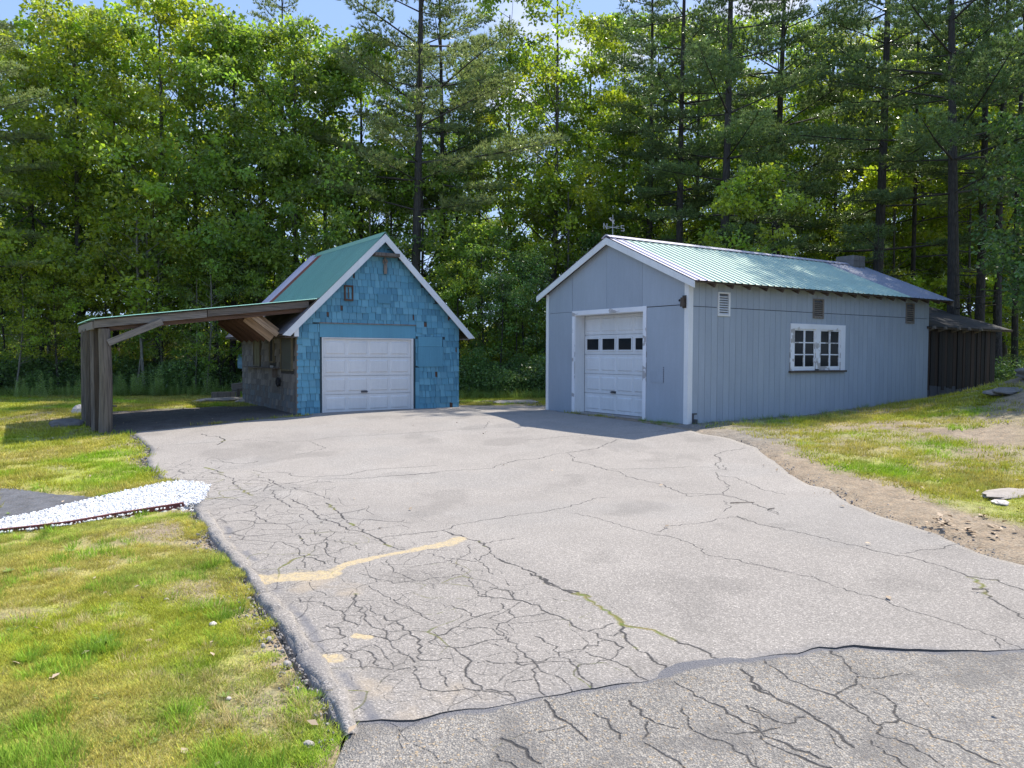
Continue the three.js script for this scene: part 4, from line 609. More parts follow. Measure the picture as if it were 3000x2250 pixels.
// ---------- blue garage ----------
const shingleGeo = [0, 1, 2].map((v) => { const b = [0, 0.012, -0.01][v], P = [[-0.5, 0 + b, 1], [0.5, 0 - b * 0.6, 1], [0.5, 1, 0.3], [-0.5, 1, 0.3], [-0.5, 0 + b, 0], [0.5, -b * 0.6, 0]], F = [0, 1, 2, 0, 2, 3, 4, 5, 1, 4, 1, 0, 4, 0, 3, 5, 2, 1]; const g = new THREE.BufferGeometry(); g.setAttribute('position', new THREE.Float32BufferAttribute(F.flatMap((i) => P[i]), 3)); g.computeVertexNormals(); const uv = []; for (const i of F) uv.push(P[i][0] * 0.15 + v * 0.3, P[i][1] * 0.2 + P[i][2] * 0.05 + v * 0.37); g.setAttribute('uv', new THREE.Float32BufferAttribute(uv, 2)); return g; });
{
  const t = thing('blue_garage', 'weathered blue shingled garage with steep green metal roof and white garage door', 'garage', [-5.51, -0.05, -19.91], BY), W = 4.74, L = 5.45, r = rng(21);
  const EX = 0.41, EY = 2.05, PK = 4.80, k1 = (PK - EY) / (W / 2 + EX), roofY = (x) => EY + k1 * (x < W / 2 ? x + EX : W - x + EX);
  const ox0 = 0.655, ox1 = 3.285, oh = 1.985;
  const gable = (d) => [[0, -0.3], [W, -0.3], [W, roofY(W) - d], [W / 2, PK - d], [0, roofY(0) - d]];
  const under = std({ c: [0.05, 0.085, 0.10], map: grainC });
  const front = part('front_wall', prism(gable(0.12), -0.1, -0.02, [[[ox0, 0], [ox1, 0], [ox1, oh], [ox0, oh]]]), under, t);
  part('back_wall', prism(gable(0.12), -L, -L + 0.08), M.wood, t);
  const side = part('left_wall', bx(0.02, 0.1, -0.3, roofY(0) - 0.15, -L + 0.08, -0.1), std({ c: [0.05, 0.045, 0.04] }), t);
  part('right_wall', bx(W - 0.1, W - 0.01, -0.3, roofY(0) - 0.15, -L + 0.08, -0.1), std({ c: [0.06, 0.17, 0.24], map: grainC }), t);
  // shingles of the front, course by course
  const keep = [[ox0 - 0.06, ox1 + 0.075, -0.3, 2.37], [3.43, 4.225, 1.2, 2.05], [3.355, 3.47, -0.3, 1.19]];
  const bare = [[1.2, 2.80, 0.1, 0.16], [0.83, 2.62, 0.06, 0.14], [3.66, 2.36, 0.16, 0.13], [4.02, 1.0, 0.09, 0.18], [4.05, 0.83, 0.05, 0.14], [4.5, 0.12, 0.1, 0.2], [4.17, 2.0, 0.06, 0.15], [4.42, 2.55, 0.09, 0.14], [4.28, 2.18, 0.05, 0.16], [4.66, 1.62, 0.07, 0.18], [3.3, 2.5, 0.05, 0.24], [1.55, 3.55, 0.06, 0.14], [3.12, 3.62, 0.07, 0.12]];
  const list = [];
  for (let c = 0; c < 27; c++) {
    const y0 = -0.02 + c * 0.178; let x = -0.012; if (y0 > PK) break;
    while (x < W + 0.01) {
      let w = 0.085 + 0.13 * r() * (0.5 + r()); if (x + w > W + 0.012) w = W + 0.012 - x; const mx = x + w / 2; let b = y0 + (r() - 0.5) * 0.02 + (r() > 0.94 ? 0.03 : 0), h = 0.215;
      const roofTop = Math.min(roofY(Math.max(0, x)), roofY(Math.min(W, x + w))) - 0.03; h = Math.min(h, roofTop - b);
      const gone = bare.some(([p, q, pw]) => Math.abs(mx - p) < pw / 2 + 0.02 && q > y0 - 0.03 && q < y0 + 0.16);
      const spans = keep.filter(([a, bb, p, q]) => x < bb && x + w > a && y0 > p - 0.1 && y0 + 0.12 < q); for (const [a, bb, p, q] of keep) if (x < bb - 0.02 && x + w > a + 0.02 && y0 + 0.12 >= q && y0 < q) { h -= q - b; b = q; }
      let xa = x, xb = x + w; for (const [a, bb] of spans) { if (xa >= a - 1e-6 && xb <= bb + 1e-6) { xb = xa; break; } if (xa < a) xb = Math.min(xb, a); else if (xb > bb) xa = Math.max(xa, bb); else xb = xa; }
      const gap = gone && bare.find(([p, q, pw]) => Math.abs(mx - p) < pw / 2 + 0.02 && q > y0 - 0.03 && q < y0 + 0.16); if (gone) for (const [u, v] of [[x, gap[0] - gap[2] * 0.32], [gap[0] + gap[2] * 0.32, x + w]]) if (v - u > 0.025) list.push({ x: (u + v) / 2, y: b, w: v - u - 0.006, h, d: 0.03, m: Math.floor(r() * 5), v: 0, s: 0 });
      if (!gone && w > 0.02 && xb - xa > 0.02 && h > 0.05) list.push({ x: (xa + xb) / 2, y: b, w: xb - xa - 0.006 - 0.006 * r(), h, d: 0.024 + 0.012 * r(), m: Math.floor(r() * 5), v: Math.floor(r() * 3), s: (r() - 0.5) * 0.03 });
      x += w;
    }
  }
  const order = list.slice().sort((a, b) => b.w * b.h - a.w * a.h), own = new Set(order.slice(0, 298)), rest = [[], [], [], [], []];
  for (const s of list) {
    if (own.has(s)) { const m = part('shingle', shingleGeo[s.v], blueTones[s.m], front); m.position.set(s.x, s.y, -0.02); m.scale.set(s.w, s.h, s.d); m.rotation.z = s.s; } else rest[s.m].push(shingleGeo[s.v].clone().applyMatrix4(new THREE.Matrix4().compose(V3(s.x, s.y, -0.02), new THREE.Quaternion().setFromAxisAngle(V3(0, 0, 1), s.s), V3(s.w, s.h, s.d))));
  }
  { const used5 = rest.filter((q) => q.length), g = mergeGeometries(used5.map((q) => merge(q)), true); part('shingles', g, rest.map((q, i) => (q.length ? blueTones[i] : null)).filter(Boolean), front).userData.kind = 'stuff'; }
  // weathered shingles of the side under the carport
  {
    const groups = [[], [], [], [], []], wins = [[0.38, 1.36, 1.10, 1.99], [2.0, 2.4, 1.3, 1.99], [3.35, 4.05, 1.18, 2.02]];
    for (let c = 0; c < 13; c++) { let z = 0; const y0 = -0.05 + c * 0.172; while (z < L) { const w = Math.min(0.1 + 0.17 * r(), L - z), y = y0 + (r() - 0.5) * 0.02, hid = wins.some(([a, b, p, q]) => z < b && z + w > a && y0 < q - 0.02 && y0 + 0.15 > p); if (!hid && w > 0.03) { const g = shingleGeo[Math.floor(r() * 3)].clone().applyMatrix4(new THREE.Matrix4().compose(V3(0.02, y, -z - w / 2), new THREE.Quaternion().setFromAxisAngle(V3(0, 1, 0), -Math.PI / 2), V3(w - 0.010, 0.21, 0.03))); groups[c < 4 && r() > 0.3 ? (r() > 0.5 ? 4 : 3) : Math.floor(r() * 4)].push(g); } z += w; } }
    part('weathered_shingles', mergeGeometries(groups.map((q) => merge(q)), true), weatherTones, side).userData.kind = 'stuff';
    const edge = std({ c: [0.22, 0.19, 0.12], map: grainC }), dusty = [M.dustyGlass, std({ c: [0.16, 0.14, 0.10], map: grainC }), std({ c: [0.20, 0.18, 0.10], map: grainC })];
    wins.forEach(([a, b, p, q], i) => { const wdw = part('side_window', merge([bx(-0.035, 0.02, p, p + 0.04, -b, -a), bx(-0.035, 0.02, q - 0.035, q, -b, -a), bx(-0.035, 0.02, p + 0.04, q - 0.035, -a - 0.04, -a), bx(-0.035, 0.02, p + 0.04, q - 0.035, -b, -b + 0.04)]), edge, side); part('pane', bx(-0.012, 0.0, p + 0.04, q - 0.035, -b + 0.04, -a - 0.04), i === 0 ? M.dustyGlass : i === 1 ? M.dark : dusty[2], wdw); });
    part('shelf', merge([bx(-0.16, 0.02, 1.135, 1.165, -4.8, -1.5), bx(-0.14, 0.0, 0.9, 1.13, -1.75, -1.71)]), M.wood, side);
    part('outlet_box', bx(-0.12, -0.05, 1.165, 1.225, -2.0, -1.93), std({ c: [0.5, 0.5, 0.48] }), side);
    part('hose_reel', new THREE.TorusGeometry(0.09, 0.04, 8, 16).rotateY(Math.PI / 2).translate(-0.07, 0.78, -1.45), M.dark, side);
    part('corner_board', merge([bx(-0.012, 0.02, -0.05, 2.3, -0.10, 0.0)]), M.woodGrey, side);
  }
  // boards and odds and ends on the front
  const bluePly = blueTones.slice(0, 2);
  part('header_board', bx(ox0 - 0.055, ox1 + 0.07, oh + 0.005, 2.345, -0.02, 0.006), bluePly[0], front); part('header_cap', bx(ox0 - 0.075, ox1 + 0.085, 2.345, 2.372, -0.02, 0.03), M.woodGrey, front);
  part('patch_board', bx(3.43, 4.215, 1.2, 1.765, -0.02, 0.026), bluePly[1], front); part('patch_board', bx(3.435, 4.19, 1.77, 2.045, -0.02, 0.03), bluePly[0], front);
  for (let k = 0; k < 3; k++) part('strip_board', bx(3.357, 3.47, -0.02 + k * 0.4, 0.375 + k * 0.4, -0.02, 0.005 + 0.004 * k), blueTones[k + 1], front);
  part('small_board', merge([bx(2.22, 2.59, 2.93, 3.13, -0.02, 0.03), bx(2.2, 2.61, 3.13, 3.185, -0.02, 0.035)]), blueTones[3], front);
  const box = part('lamp_box', merge([bx(1.265, 1.30, 2.96, 3.37, -0.02, 0.045), bx(1.48, 1.512, 2.96, 3.37, -0.02, 0.045), bx(1.30, 1.48, 2.96, 3.0, -0.02, 0.045), bx(1.30, 1.48, 3.33, 3.37, -0.02, 0.045), bx(1.30, 1.48, 3.0, 3.33, -0.02, -0.012), bx(1.37, 1.395, 3.03, 3.3, -0.012, 0.02)]), M.woodBrown, front); box.userData.label = 'brown rusted box of a missing lamp';
  for (const [p, q, w, h] of bare) part('bare_wood', bx(p - w / 2, p + w / 2, q - h / 2, q + h / 2, -0.021, -0.012), M.woodBrown, front);
  part('gable_beam', bx(2.06, 2.75, 4.185, 4.27, -0.02, 0.3), M.wood, front);
  part('pulley', merge([boxUV(new THREE.TorusGeometry(0.055, 0.022, 8, 14).translate(2.42, 4.06, 0.06)), bx(2.405, 2.435, 4.05, 4.19, 0.04, 0.07), boxUV(new THREE.CylinderGeometry(0.05, 0.045, 0.24, 10).translate(2.43, 3.85, 0.05)), bx(2.40, 2.46, 3.95, 4.03, 0.03, 0.08)]), M.woodGrey, front);
  part('door_frame', merge([bx(ox0, ox0 + 0.03, 0, oh, -0.06, 0.012), bx(ox1 - 0.06, ox1, 0, oh, -0.06, 0.012), bx(ox0 + 0.03, ox1 - 0.06, oh - 0.03, oh, -0.06, 0.012)]), M.door, front);
  part('sill', merge([bx(-0.02, ox0 + 1.25, -0.22, -0.03, -0.12, 0.04), bx(ox0 + 1.26, ox1 + 0.1, -0.2, -0.022, -0.12, 0.05)]), M.concrete, front);
  garageDoor(t, { pos: V3(ox0 + 0.03, -0.015, -0.03), turn: 0 }, ox1 - ox0 - 0.09, oh - 0.015, 4, 4, M.door, -1, 1.12);
  // roof
  const fz = 0.17, bz = -5.85, roof = part('roof', merge([prism([[-EX, EY - 0.05], [W / 2, PK - 0.05], [W + EX, EY - 0.05], [W + EX, EY - 0.02], [W / 2, PK - 0.02], [-EX, EY - 0.02]], bz + 0.02, fz - 0.02)]), M.woodDark, t);
  const upL = V3(W / 2 + EX, PK - EY, 0), sl = upL.length(), cutY = 1.30;                // below cutY the left slope keeps its old dark covering
  const strips = [[fz + 0.02, -0.87, M.green], [-0.87, -1.76, M.green], [-1.76, -2.65, M.green], [-2.65, -3.54, M.green], [-3.54, -4.40, M.green], [-4.40, -4.85, M.rust], [-4.85, -5.35, M.lilac], [-5.35, bz, M.lilac]];
  strips.forEach(([a, b, m], i) => {
    part('roof_sheet', uvShift(onSlope(ribSheet(a - b - 0.002, sl - cutY, 0.15, 0.02), V3(-EX, EY, b).add(upL.clone().multiplyScalar(cutY / sl)), V3(0, 0, 1), upL).translate(-0.003, 0.004, 0), i * 0.4, 0), m, roof);
    part('roof_sheet', onSlope(ribSheet(a - b - 0.002, sl, 0.115, 0.014), V3(W + EX, EY, a), V3(0, 0, -1), V3(-(W / 2 + EX), PK - EY, 0)).translate(0.003, 0.004, 0), m, roof);
  });
  for (let c = 0; c < 7; c++) { let z = bz; while (z < fz - 0.01) { const w = Math.min(0.25 + 0.3 * r(), fz - z); part('old_roof_shingle', uvShift(onSlope(bx(0, w - 0.004, c * 0.19, c * 0.19 + 0.2, -0.006, 0.006 + 0.004 * r()), V3(-EX, EY, z), V3(0, 0, 1), upL).translate(-0.004, 0.004, 0), r() * 3, r() * 3), c > 4 ? M.woodDark : std0(r), roof); z += w; } }
  part('ridge_cap', prism([[W / 2 - 0.13, PK - 0.11], [W / 2, PK + 0.035], [W / 2 + 0.13, PK - 0.11], [W / 2 + 0.13, PK - 0.095], [W / 2, PK + 0.052], [W / 2 - 0.13, PK - 0.095]], -5.2, fz + 0.02), M.green, roof);
  const rk = (s) => { const X = (x) => (s > 0 ? x : W - x); return [[X(-EX - 0.02), EY - 0.03], [X(W / 2), PK - 0.008], [X(W / 2), PK - 0.225], [X(-EX + 0.18), EY - 0.05]]; };
  for (const s of [1, -1]) part('rake_board', prism(rk(s), fz, fz + 0.03), M.white, t);
  for (const s of [0, 1]) part('soffit_return', s ? bx(W + 0.012, W + 0.3, EY - 0.08, EY - 0.05, -0.3, fz) : bx(-0.36, -0.03, EY - 0.09, EY - 0.06, -5.3, fz - 0.01), s ? M.wood : M.woodDark, t);
  part('eave_block', bx(-0.12, -0.005, EY - 0.06, EY + 0.22, 0.0, fz - 0.005), M.white, t);
}
function std0(r) { return r() > 0.5 ? M.oldA ??= std({ c: [0.19, 0.19, 0.22], map: stainC, roughness: 0.8 }) : M.oldB ??= std({ c: [0.15, 0.15, 0.18], map: stainC, roughness: 0.8 }); }

// ---------- carport leaning on its left side ----------
{
  const t = thing('carport', 'open weathered wood carport leaning on the left side of the blue garage', 'carport', [-5.51, -0.05, -19.91], BY), r = rng(61), D = -3.55;
  const yAt = (x) => 2.31 + ((x + 4.6) / 5.1) * 0.655;                     // top of the roof along the slope
  const A = V3(-4.6, yAt(-4.6), 0.05), B = V3(0.5, yAt(0.5), 0.05), up = B.clone().sub(A), sl = up.length();
  const roof = part('roof', onSlope(boxUV(rawBox(0, 3.6, 0, sl - 0.02, -0.035, -0.012)), V3(-4.58, yAt(-4.6), D), V3(0, 0, 1), up), M.woodDark, t);
  for (let k = 0; k < 4; k++) part('roof_sheet', onSlope(ribSheet(0.94, sl + 0.06 + 0.02 * (k % 2), 0.115, 0.014), V3(-4.66, yAt(-4.66), D - 0.04 + k * 0.925), V3(0, 0, 1), up).translate(0, 0.003 + 0.002 * (k % 2), 0), M.greenPale, roof);
  const beam = (x0, x1, dTop, dBot, z0, z1, m, name) => part(name, prism([[x0, yAt(x0) - dBot], [x1, yAt(x1) - dBot], [x1, yAt(x1) - dTop], [x0, yAt(x0) - dTop]], z0, z1), m, t).geometry && grainAlong(t.children[t.children.length - 1].geometry);
  beam(-4.6, -2.2, 0.035, 0.20, 0.0, 0.045, M.woodGrey, 'front_beam'); beam(-2.18, 0.3, 0.035, 0.19, 0.0, 0.05, M.wood, 'front_beam'); beam(-4.3, 0.32, 0.12, 0.30, -0.09, -0.03, M.woodBrown, 'inner_beam');
  beam(-4.5, 0.2, 0.05, 0.22, D + 0.02, D + 0.07, M.woodBrown, 'back_beam');
  for (let k = 1; k < 6; k++) beam(-4.5, 0.15, 0.04, 0.15, D + k * 0.58, D + k * 0.58 + 0.05, M.woodDark, 'rafter');
  for (let k = 0; k < 9; k++) part('roof_board', onSlope(boxUV(rawBox(0.02, 3.55, k * 0.55 + 0.02, k * 0.55 + 0.5, -0.055, -0.037)), V3(-4.58, yAt(-4.6), D), V3(0, 0, 1), up), k % 2 ? M.woodBrown : M.woodDark, t);
  part('eave_board', bx(-4.64, -4.59, 2.08, 2.25, D, 0.02), M.woodGrey, t);
  const gyL = (x, z) => groundY(...blueOut(x, z)) + 0.05;
  // posts and the rough slabs that close the left end
  part('post', merge([tube([V3(-4.40, gyL(-4.4, 0) - 0.1, -0.03), V3(-4.37, 1.0, -0.04), V3(-4.39, 2.1, -0.04)], 0.145, 0.125, 12)]), M.wood, t);
  part('post', merge([tube([V3(-4.46, gyL(-4.4, D) - 0.1, D + 0.2), V3(-4.44, 1.0, D + 0.2), V3(-4.43, 2.15, D + 0.2)], 0.14, 0.12, 12)]), M.wood, t);
  [[-0.30, 0.13, 0], [-0.62, 0.16, -0.05], [-1.02, 0.18, 0.10], [-1.45, 0.2, 0.02], [-1.88, 0.19, -0.06], [-2.3, 0.2, 0.03], [-2.75, 0.2, -0.03], [-3.1, 0.17, 0.05]].forEach(([z, w, lean], i) => { const y0 = gyL(-4.45, z) - 0.06, m = [M.woodDark, M.woodGrey, M.woodDark, M.wood][i % 4]; part('wall_slab', bar(V3(-4.47 - 0.03 * (i % 2), y0, z - lean), V3(-4.47 - 0.02 * (i % 2), 2.12, z + lean), 0.05 + 0.02 * r(), w * 2 * (0.78 + 0.16 * r()), V3(1, 0, 0)), m, t); });
  part('brace', bar(V3(-4.33, 1.78, 0.075), V3(-3.2, 2.29, 0.09), 0.15, 0.05, V3(0, 0, 1)), M.woodGrey, t).userData.label = 'grey diagonal brace from the front post';
  // slanting struts from the roof down to the garage eave, with boards between
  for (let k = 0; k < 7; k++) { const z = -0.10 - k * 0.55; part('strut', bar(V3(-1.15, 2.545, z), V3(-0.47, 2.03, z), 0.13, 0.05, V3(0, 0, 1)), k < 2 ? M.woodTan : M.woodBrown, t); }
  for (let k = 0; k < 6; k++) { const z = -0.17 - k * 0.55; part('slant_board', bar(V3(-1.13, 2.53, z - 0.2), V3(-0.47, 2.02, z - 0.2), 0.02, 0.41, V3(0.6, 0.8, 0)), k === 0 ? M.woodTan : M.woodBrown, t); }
}

// ---------- trees: trunks with limbs, crowns of single leaves or needle tufts ----------
class Leaves {
  constructor() { this.P = []; this.N = []; this.C = []; this.I = []; }
  leaf(p, dir, nor, L, W, col) { nor = nor.clone().addScaledVector(dir, -nor.dot(dir)).normalize();                     // a folded pointed leaf
    const s = V3().crossVectors(dir, nor).normalize(), n = this.P.length / 3, m = p.clone().addScaledVector(dir, L * 0.45), up = nor.clone().multiplyScalar(W * 0.16);
    for (const q of [p, m.clone().addScaledVector(s, W / 2).add(up), p.clone().addScaledVector(dir, L), m.clone().addScaledVector(s, -W / 2).add(up)]) this.P.push(q.x, q.y, q.z);
    for (let i = 0; i < 4; i++) { this.N.push(nor.x, nor.y, nor.z); this.C.push(...col); } this.I.push(n, n + 1, n + 2, n, n + 2, n + 3);
  }
  needle(p, dir, side, L, W, col) { const n = this.P.length / 3, t = p.clone().addScaledVector(dir, L), nor = V3().crossVectors(side, dir).normalize(); for (const q of [p.clone().addScaledVector(side, W / 2), t, p.clone().addScaledVector(side, -W / 2)]) this.P.push(q.x, q.y, q.z); for (let i = 0; i < 3; i++) { this.N.push(nor.x, nor.y, nor.z); this.C.push(...col); } this.I.push(n, n + 1, n + 2); }
  build() { const g = new THREE.BufferGeometry(); g.setAttribute('position', new THREE.Float32BufferAttribute(this.P, 3)); g.setAttribute('normal', new THREE.Float32BufferAttribute(this.N, 3)); g.setAttribute('color', new THREE.Float32BufferAttribute(this.C, 3)); g.setIndex(this.I); return g; }
}
const foliage = (c, t, rough = 1) => new THREE.MeshPhysicalMaterial({ color: rgb(...c), vertexColors: true, roughness: rough, transmission: t, thickness: 0, clearcoat: 0.9, clearcoatRoughness: 0.32, side: THREE.DoubleSide, specularIntensity: 0.5 });
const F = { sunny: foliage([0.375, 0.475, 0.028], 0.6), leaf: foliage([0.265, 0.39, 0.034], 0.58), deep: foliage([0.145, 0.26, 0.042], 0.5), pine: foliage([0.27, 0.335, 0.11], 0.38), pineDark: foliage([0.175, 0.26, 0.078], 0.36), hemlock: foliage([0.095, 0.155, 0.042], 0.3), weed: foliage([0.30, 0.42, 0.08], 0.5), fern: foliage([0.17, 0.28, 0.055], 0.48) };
const B = { pine: std({ c: [0.105, 0.095, 0.09], map: barkC, bumpMap: barkB, bumpScale: 0.03, roughness: 0.95 }), grey: std({ c: [0.155, 0.145, 0.13], map: barkC, bumpMap: barkB, bumpScale: 0.015, roughness: 0.95 }), dark: std({ c: [0.075, 0.066, 0.058], map: barkC, bumpMap: barkB, bumpScale: 0.02, roughness: 0.95 }), pale: std({ c: [0.30, 0.29, 0.25], map: barkC, bumpMap: barkB, bumpScale: 0.006, roughness: 0.9 }) };
const rdir = (r) => { const a = r() * 6.2832, z = r() * 2 - 1, s = Math.sqrt(1 - z * z); return V3(Math.cos(a) * s, z, Math.sin(a) * s); };
function deciduous(seed, { h, base, R, clumps = 190, per = 62, leaf = 0.185, tr = 0.15, size = 0.6, gap = 0.42, limbs = 34, tone = 0.5 }) {
  const r = rng(seed), L = new Leaves(), w = [], bend = (r() - 0.5) * 0.9, b2 = (r() - 0.5) * 0.9, axis = (y) => V3(bend * Math.sin(y / h * 2.2) , y, b2 * Math.sin(y / h * 1.7 + 0.4) - b2 * Math.sin(0.4));
  w.push(tube([0, 0.2, 0.45, 0.7, 0.92].map((t) => axis(t * h)), tr, 0.03, 8, 12));
  const cs = []; let guard = 0;
  while (cs.length < clumps && guard++ < 6000) {
    const t = Math.pow(r(), 0.85), y = base + t * (h - base), prof = R * Math.pow(Math.sin(Math.PI * clamp(0.12 + 0.82 * Math.pow(t, 0.8))), 0.75), a = r() * 6.2832, q = prof * (0.25 + 0.78 * Math.sqrt(r())) * (0.8 + 0.45 * vn(a * 1.3 + 9, y * 0.5, seed)), p = axis(y).add(V3(Math.cos(a) * q, 0, Math.sin(a) * q));
    if (vn(p.x * 0.75 + 50, p.y * 0.7, seed + 3) * 0.6 + 0.4 * vn(p.z * 0.75 + 20, p.y * 0.7 + 9, seed + 4) < gap) continue; cs.push([p, q]);
  }
  cs.forEach(([p, q], i) => {
    if (i < limbs) { const y0 = Math.max(base * 0.75, p.y - q * (0.5 + 0.5 * r())), a = axis(y0), m = a.clone().lerp(p, 0.55).add(V3((r() - 0.5) * 0.4, -0.1 + 0.25 * q * 0.3, (r() - 0.5) * 0.4)); w.push(tube([a, m, p], Math.max(0.014, tr * 0.34 * (1.1 - y0 / h)), 0.008, 5, 4)); }
    const ct = 0.62 + 0.75 * r(), sq = 0.6 + 0.7 * r(), warm = (r() - 0.5) * 0.3, n = per * (0.6 + 0.8 * r());
    for (let k = 0; k < n; k++) {
      const o = rdir(r).multiplyScalar(size * sq * Math.pow(r(), 0.55)); o.y *= 0.6; const d = o.clone().multiplyScalar(0.7 / size).add(rdir(r).multiplyScalar(0.8)).add(V3(0, -0.3, 0)).normalize(), nor = V3(0, 0.9, 0).add(rdir(r).multiplyScalar(0.85)).normalize(), c = ct * (0.75 + 0.5 * r());
      L.leaf(p.clone().add(o), d, nor, leaf * (0.65 + 0.6 * r()), leaf * (0.5 + 0.35 * r()), [c * (1 + warm), c, c * (1 - warm * 0.6)]);
    }
  });
  return { wood: merge(w), crown: L.build() };
}
function conifer(seed, { h, base, R, whorls, tr = 0.21, nl = 0.19, nw = 0.033, rise = 0.2, droop = 0.25, dead = 6, per = 10, fine = 1.55, flat = 0.25, shape = 0.66 }) {
  const r = rng(seed), L = new Leaves(), w = [], bend = (r() - 0.5) * 0.5, axis = (y) => V3(bend * Math.sin(y / h * 2.4), y, 0.2 * Math.sin(y / h * 3 + seed));
  w.push(tube([0, 0.15, 0.4, 0.7, 1].map((t) => axis(t * h)), tr, 0.025, 10, 14));
  for (let i = 0; i < dead; i++) { const y = base * (0.35 + 0.65 * r()), a = r() * 6.28, l = 0.6 + 1.8 * r(), p = axis(y), e = p.clone().add(V3(Math.cos(a) * l, -0.1 + 0.3 * r(), Math.sin(a) * l)); w.push(tube([p, p.clone().lerp(e, 0.5).add(V3(0, 0.1 - 0.25 * r(), 0)), e], 0.022, 0.005, 4, 3)); }
  for (let i = 0; i < whorls; i++) {
    const t = i / whorls, y = base + (h - base) * Math.pow(t, 0.95) + (r() - 0.5) * 0.5, nb = 3 + Math.floor(r() * 2.8), a0 = r() * 6.28;
    for (let b = 0; b < nb; b++) {
      const a = a0 + (b / nb) * 6.28 + (r() - 0.5) * 0.8, len = R * Math.pow(Math.max(0.04, 1 - t), shape) * (0.45 + 0.75 * r()) * (t < 0.12 ? 0.8 : 1), el = rise + 0.5 * t + (r() - 0.5) * 0.25, out = V3(Math.cos(a), 0, Math.sin(a)), p0 = axis(y), p1 = p0.clone().addScaledVector(out, len * 0.5).add(V3(0, len * 0.5 * Math.sin(el) - droop * 0.35, 0)), p2 = p0.clone().addScaledVector(out, len).add(V3(0, len * Math.sin(el) - droop + 0.35 * r(), 0)), c = new THREE.CatmullRomCurve3([p0, p1, p2]);
      w.push(tube([p0, p1, p2], 0.012 + 0.0075 * len, 0.006, 5, 5));
      const nbr = Math.max(4, Math.round(len * 4.6 * fine)), tone = 0.8 + 0.4 * r();
      for (let k = 0; k < nbr; k++) {
        const u = 0.3 + 0.7 * (k / nbr) + 0.04 * r(), q = c.getPoint(Math.min(1, u)), tan = c.getTangent(Math.min(1, u)), sgn = k % 2 ? 1 : -1, side = V3(-tan.z, 0, tan.x).normalize().multiplyScalar(sgn), bl = (0.28 + 0.75 * (1 - u) * len * 0.42 + 0.2 * r()) * (u > 0.93 ? 0.6 : 1), bd = side.multiplyScalar(0.85).addScaledVector(tan, 0.75).add(V3(0, flat * (r() - 0.3), 0)).normalize(), nt = Math.max(2, Math.round(bl / 0.105));
        for (let j = 0; j < nt; j++) {
          const f = (j + 0.7) / nt, p = q.clone().addScaledVector(bd, bl * f).add(V3((r() - 0.5) * 0.08, (r() - 0.4) * 0.2, (r() - 0.5) * 0.08)), dir = bd.clone().multiplyScalar(0.8).add(V3(0, 0.35 + 0.25 * r(), 0)), ct = tone * (0.75 + 0.5 * r());
          for (let n = 0; n < per; n++) { const d = dir.clone().add(rdir(r).multiplyScalar(0.75)).normalize(), sd = V3().crossVectors(d, rdir(r)).normalize(), cc = ct * (0.8 + 0.4 * r()); L.needle(p, d, sd, nl * (0.7 + 0.5 * r()), nw, [cc * (0.92 + 0.2 * r()), cc, cc]); }
        }
      }
    }
  }
  return { wood: merge(w), crown: L.build() };
}
function shrub(seed, h, R, leaf, n, stems = 6) {
  const r = rng(seed), L = new Leaves(), w = [];
  for (let i = 0; i < stems; i++) { const a = r() * 6.28, q = R * 0.6 * r(); w.push(tube([V3(0, 0, 0), V3(Math.cos(a) * q * 0.6, h * 0.5, Math.sin(a) * q * 0.6), V3(Math.cos(a) * q, h * (0.7 + 0.3 * r()), Math.sin(a) * q)], 0.014, 0.004, 4, 3)); }
  for (let k = 0; k < n; k++) { const a = r() * 6.28, t = Math.pow(r(), 0.7), q = R * Math.sqrt(r()) * (0.5 + 0.8 * vn(a * 2, t * 3, seed)), p = V3(Math.cos(a) * q, h * (0.08 + t * (1 - 0.45 * (q / R) ** 2)), Math.sin(a) * q), c = 0.65 + 0.7 * r(); L.leaf(p, rdir(r).add(V3(Math.cos(a) * 0.5, -0.2, Math.sin(a) * 0.5)).normalize(), V3(0, 1, 0).add(rdir(r).multiplyScalar(0.8)).normalize(), leaf * (0.6 + 0.6 * r()), leaf * 0.6, [c, c, c]); }
  return { wood: merge(w), crown: L.build() };
}
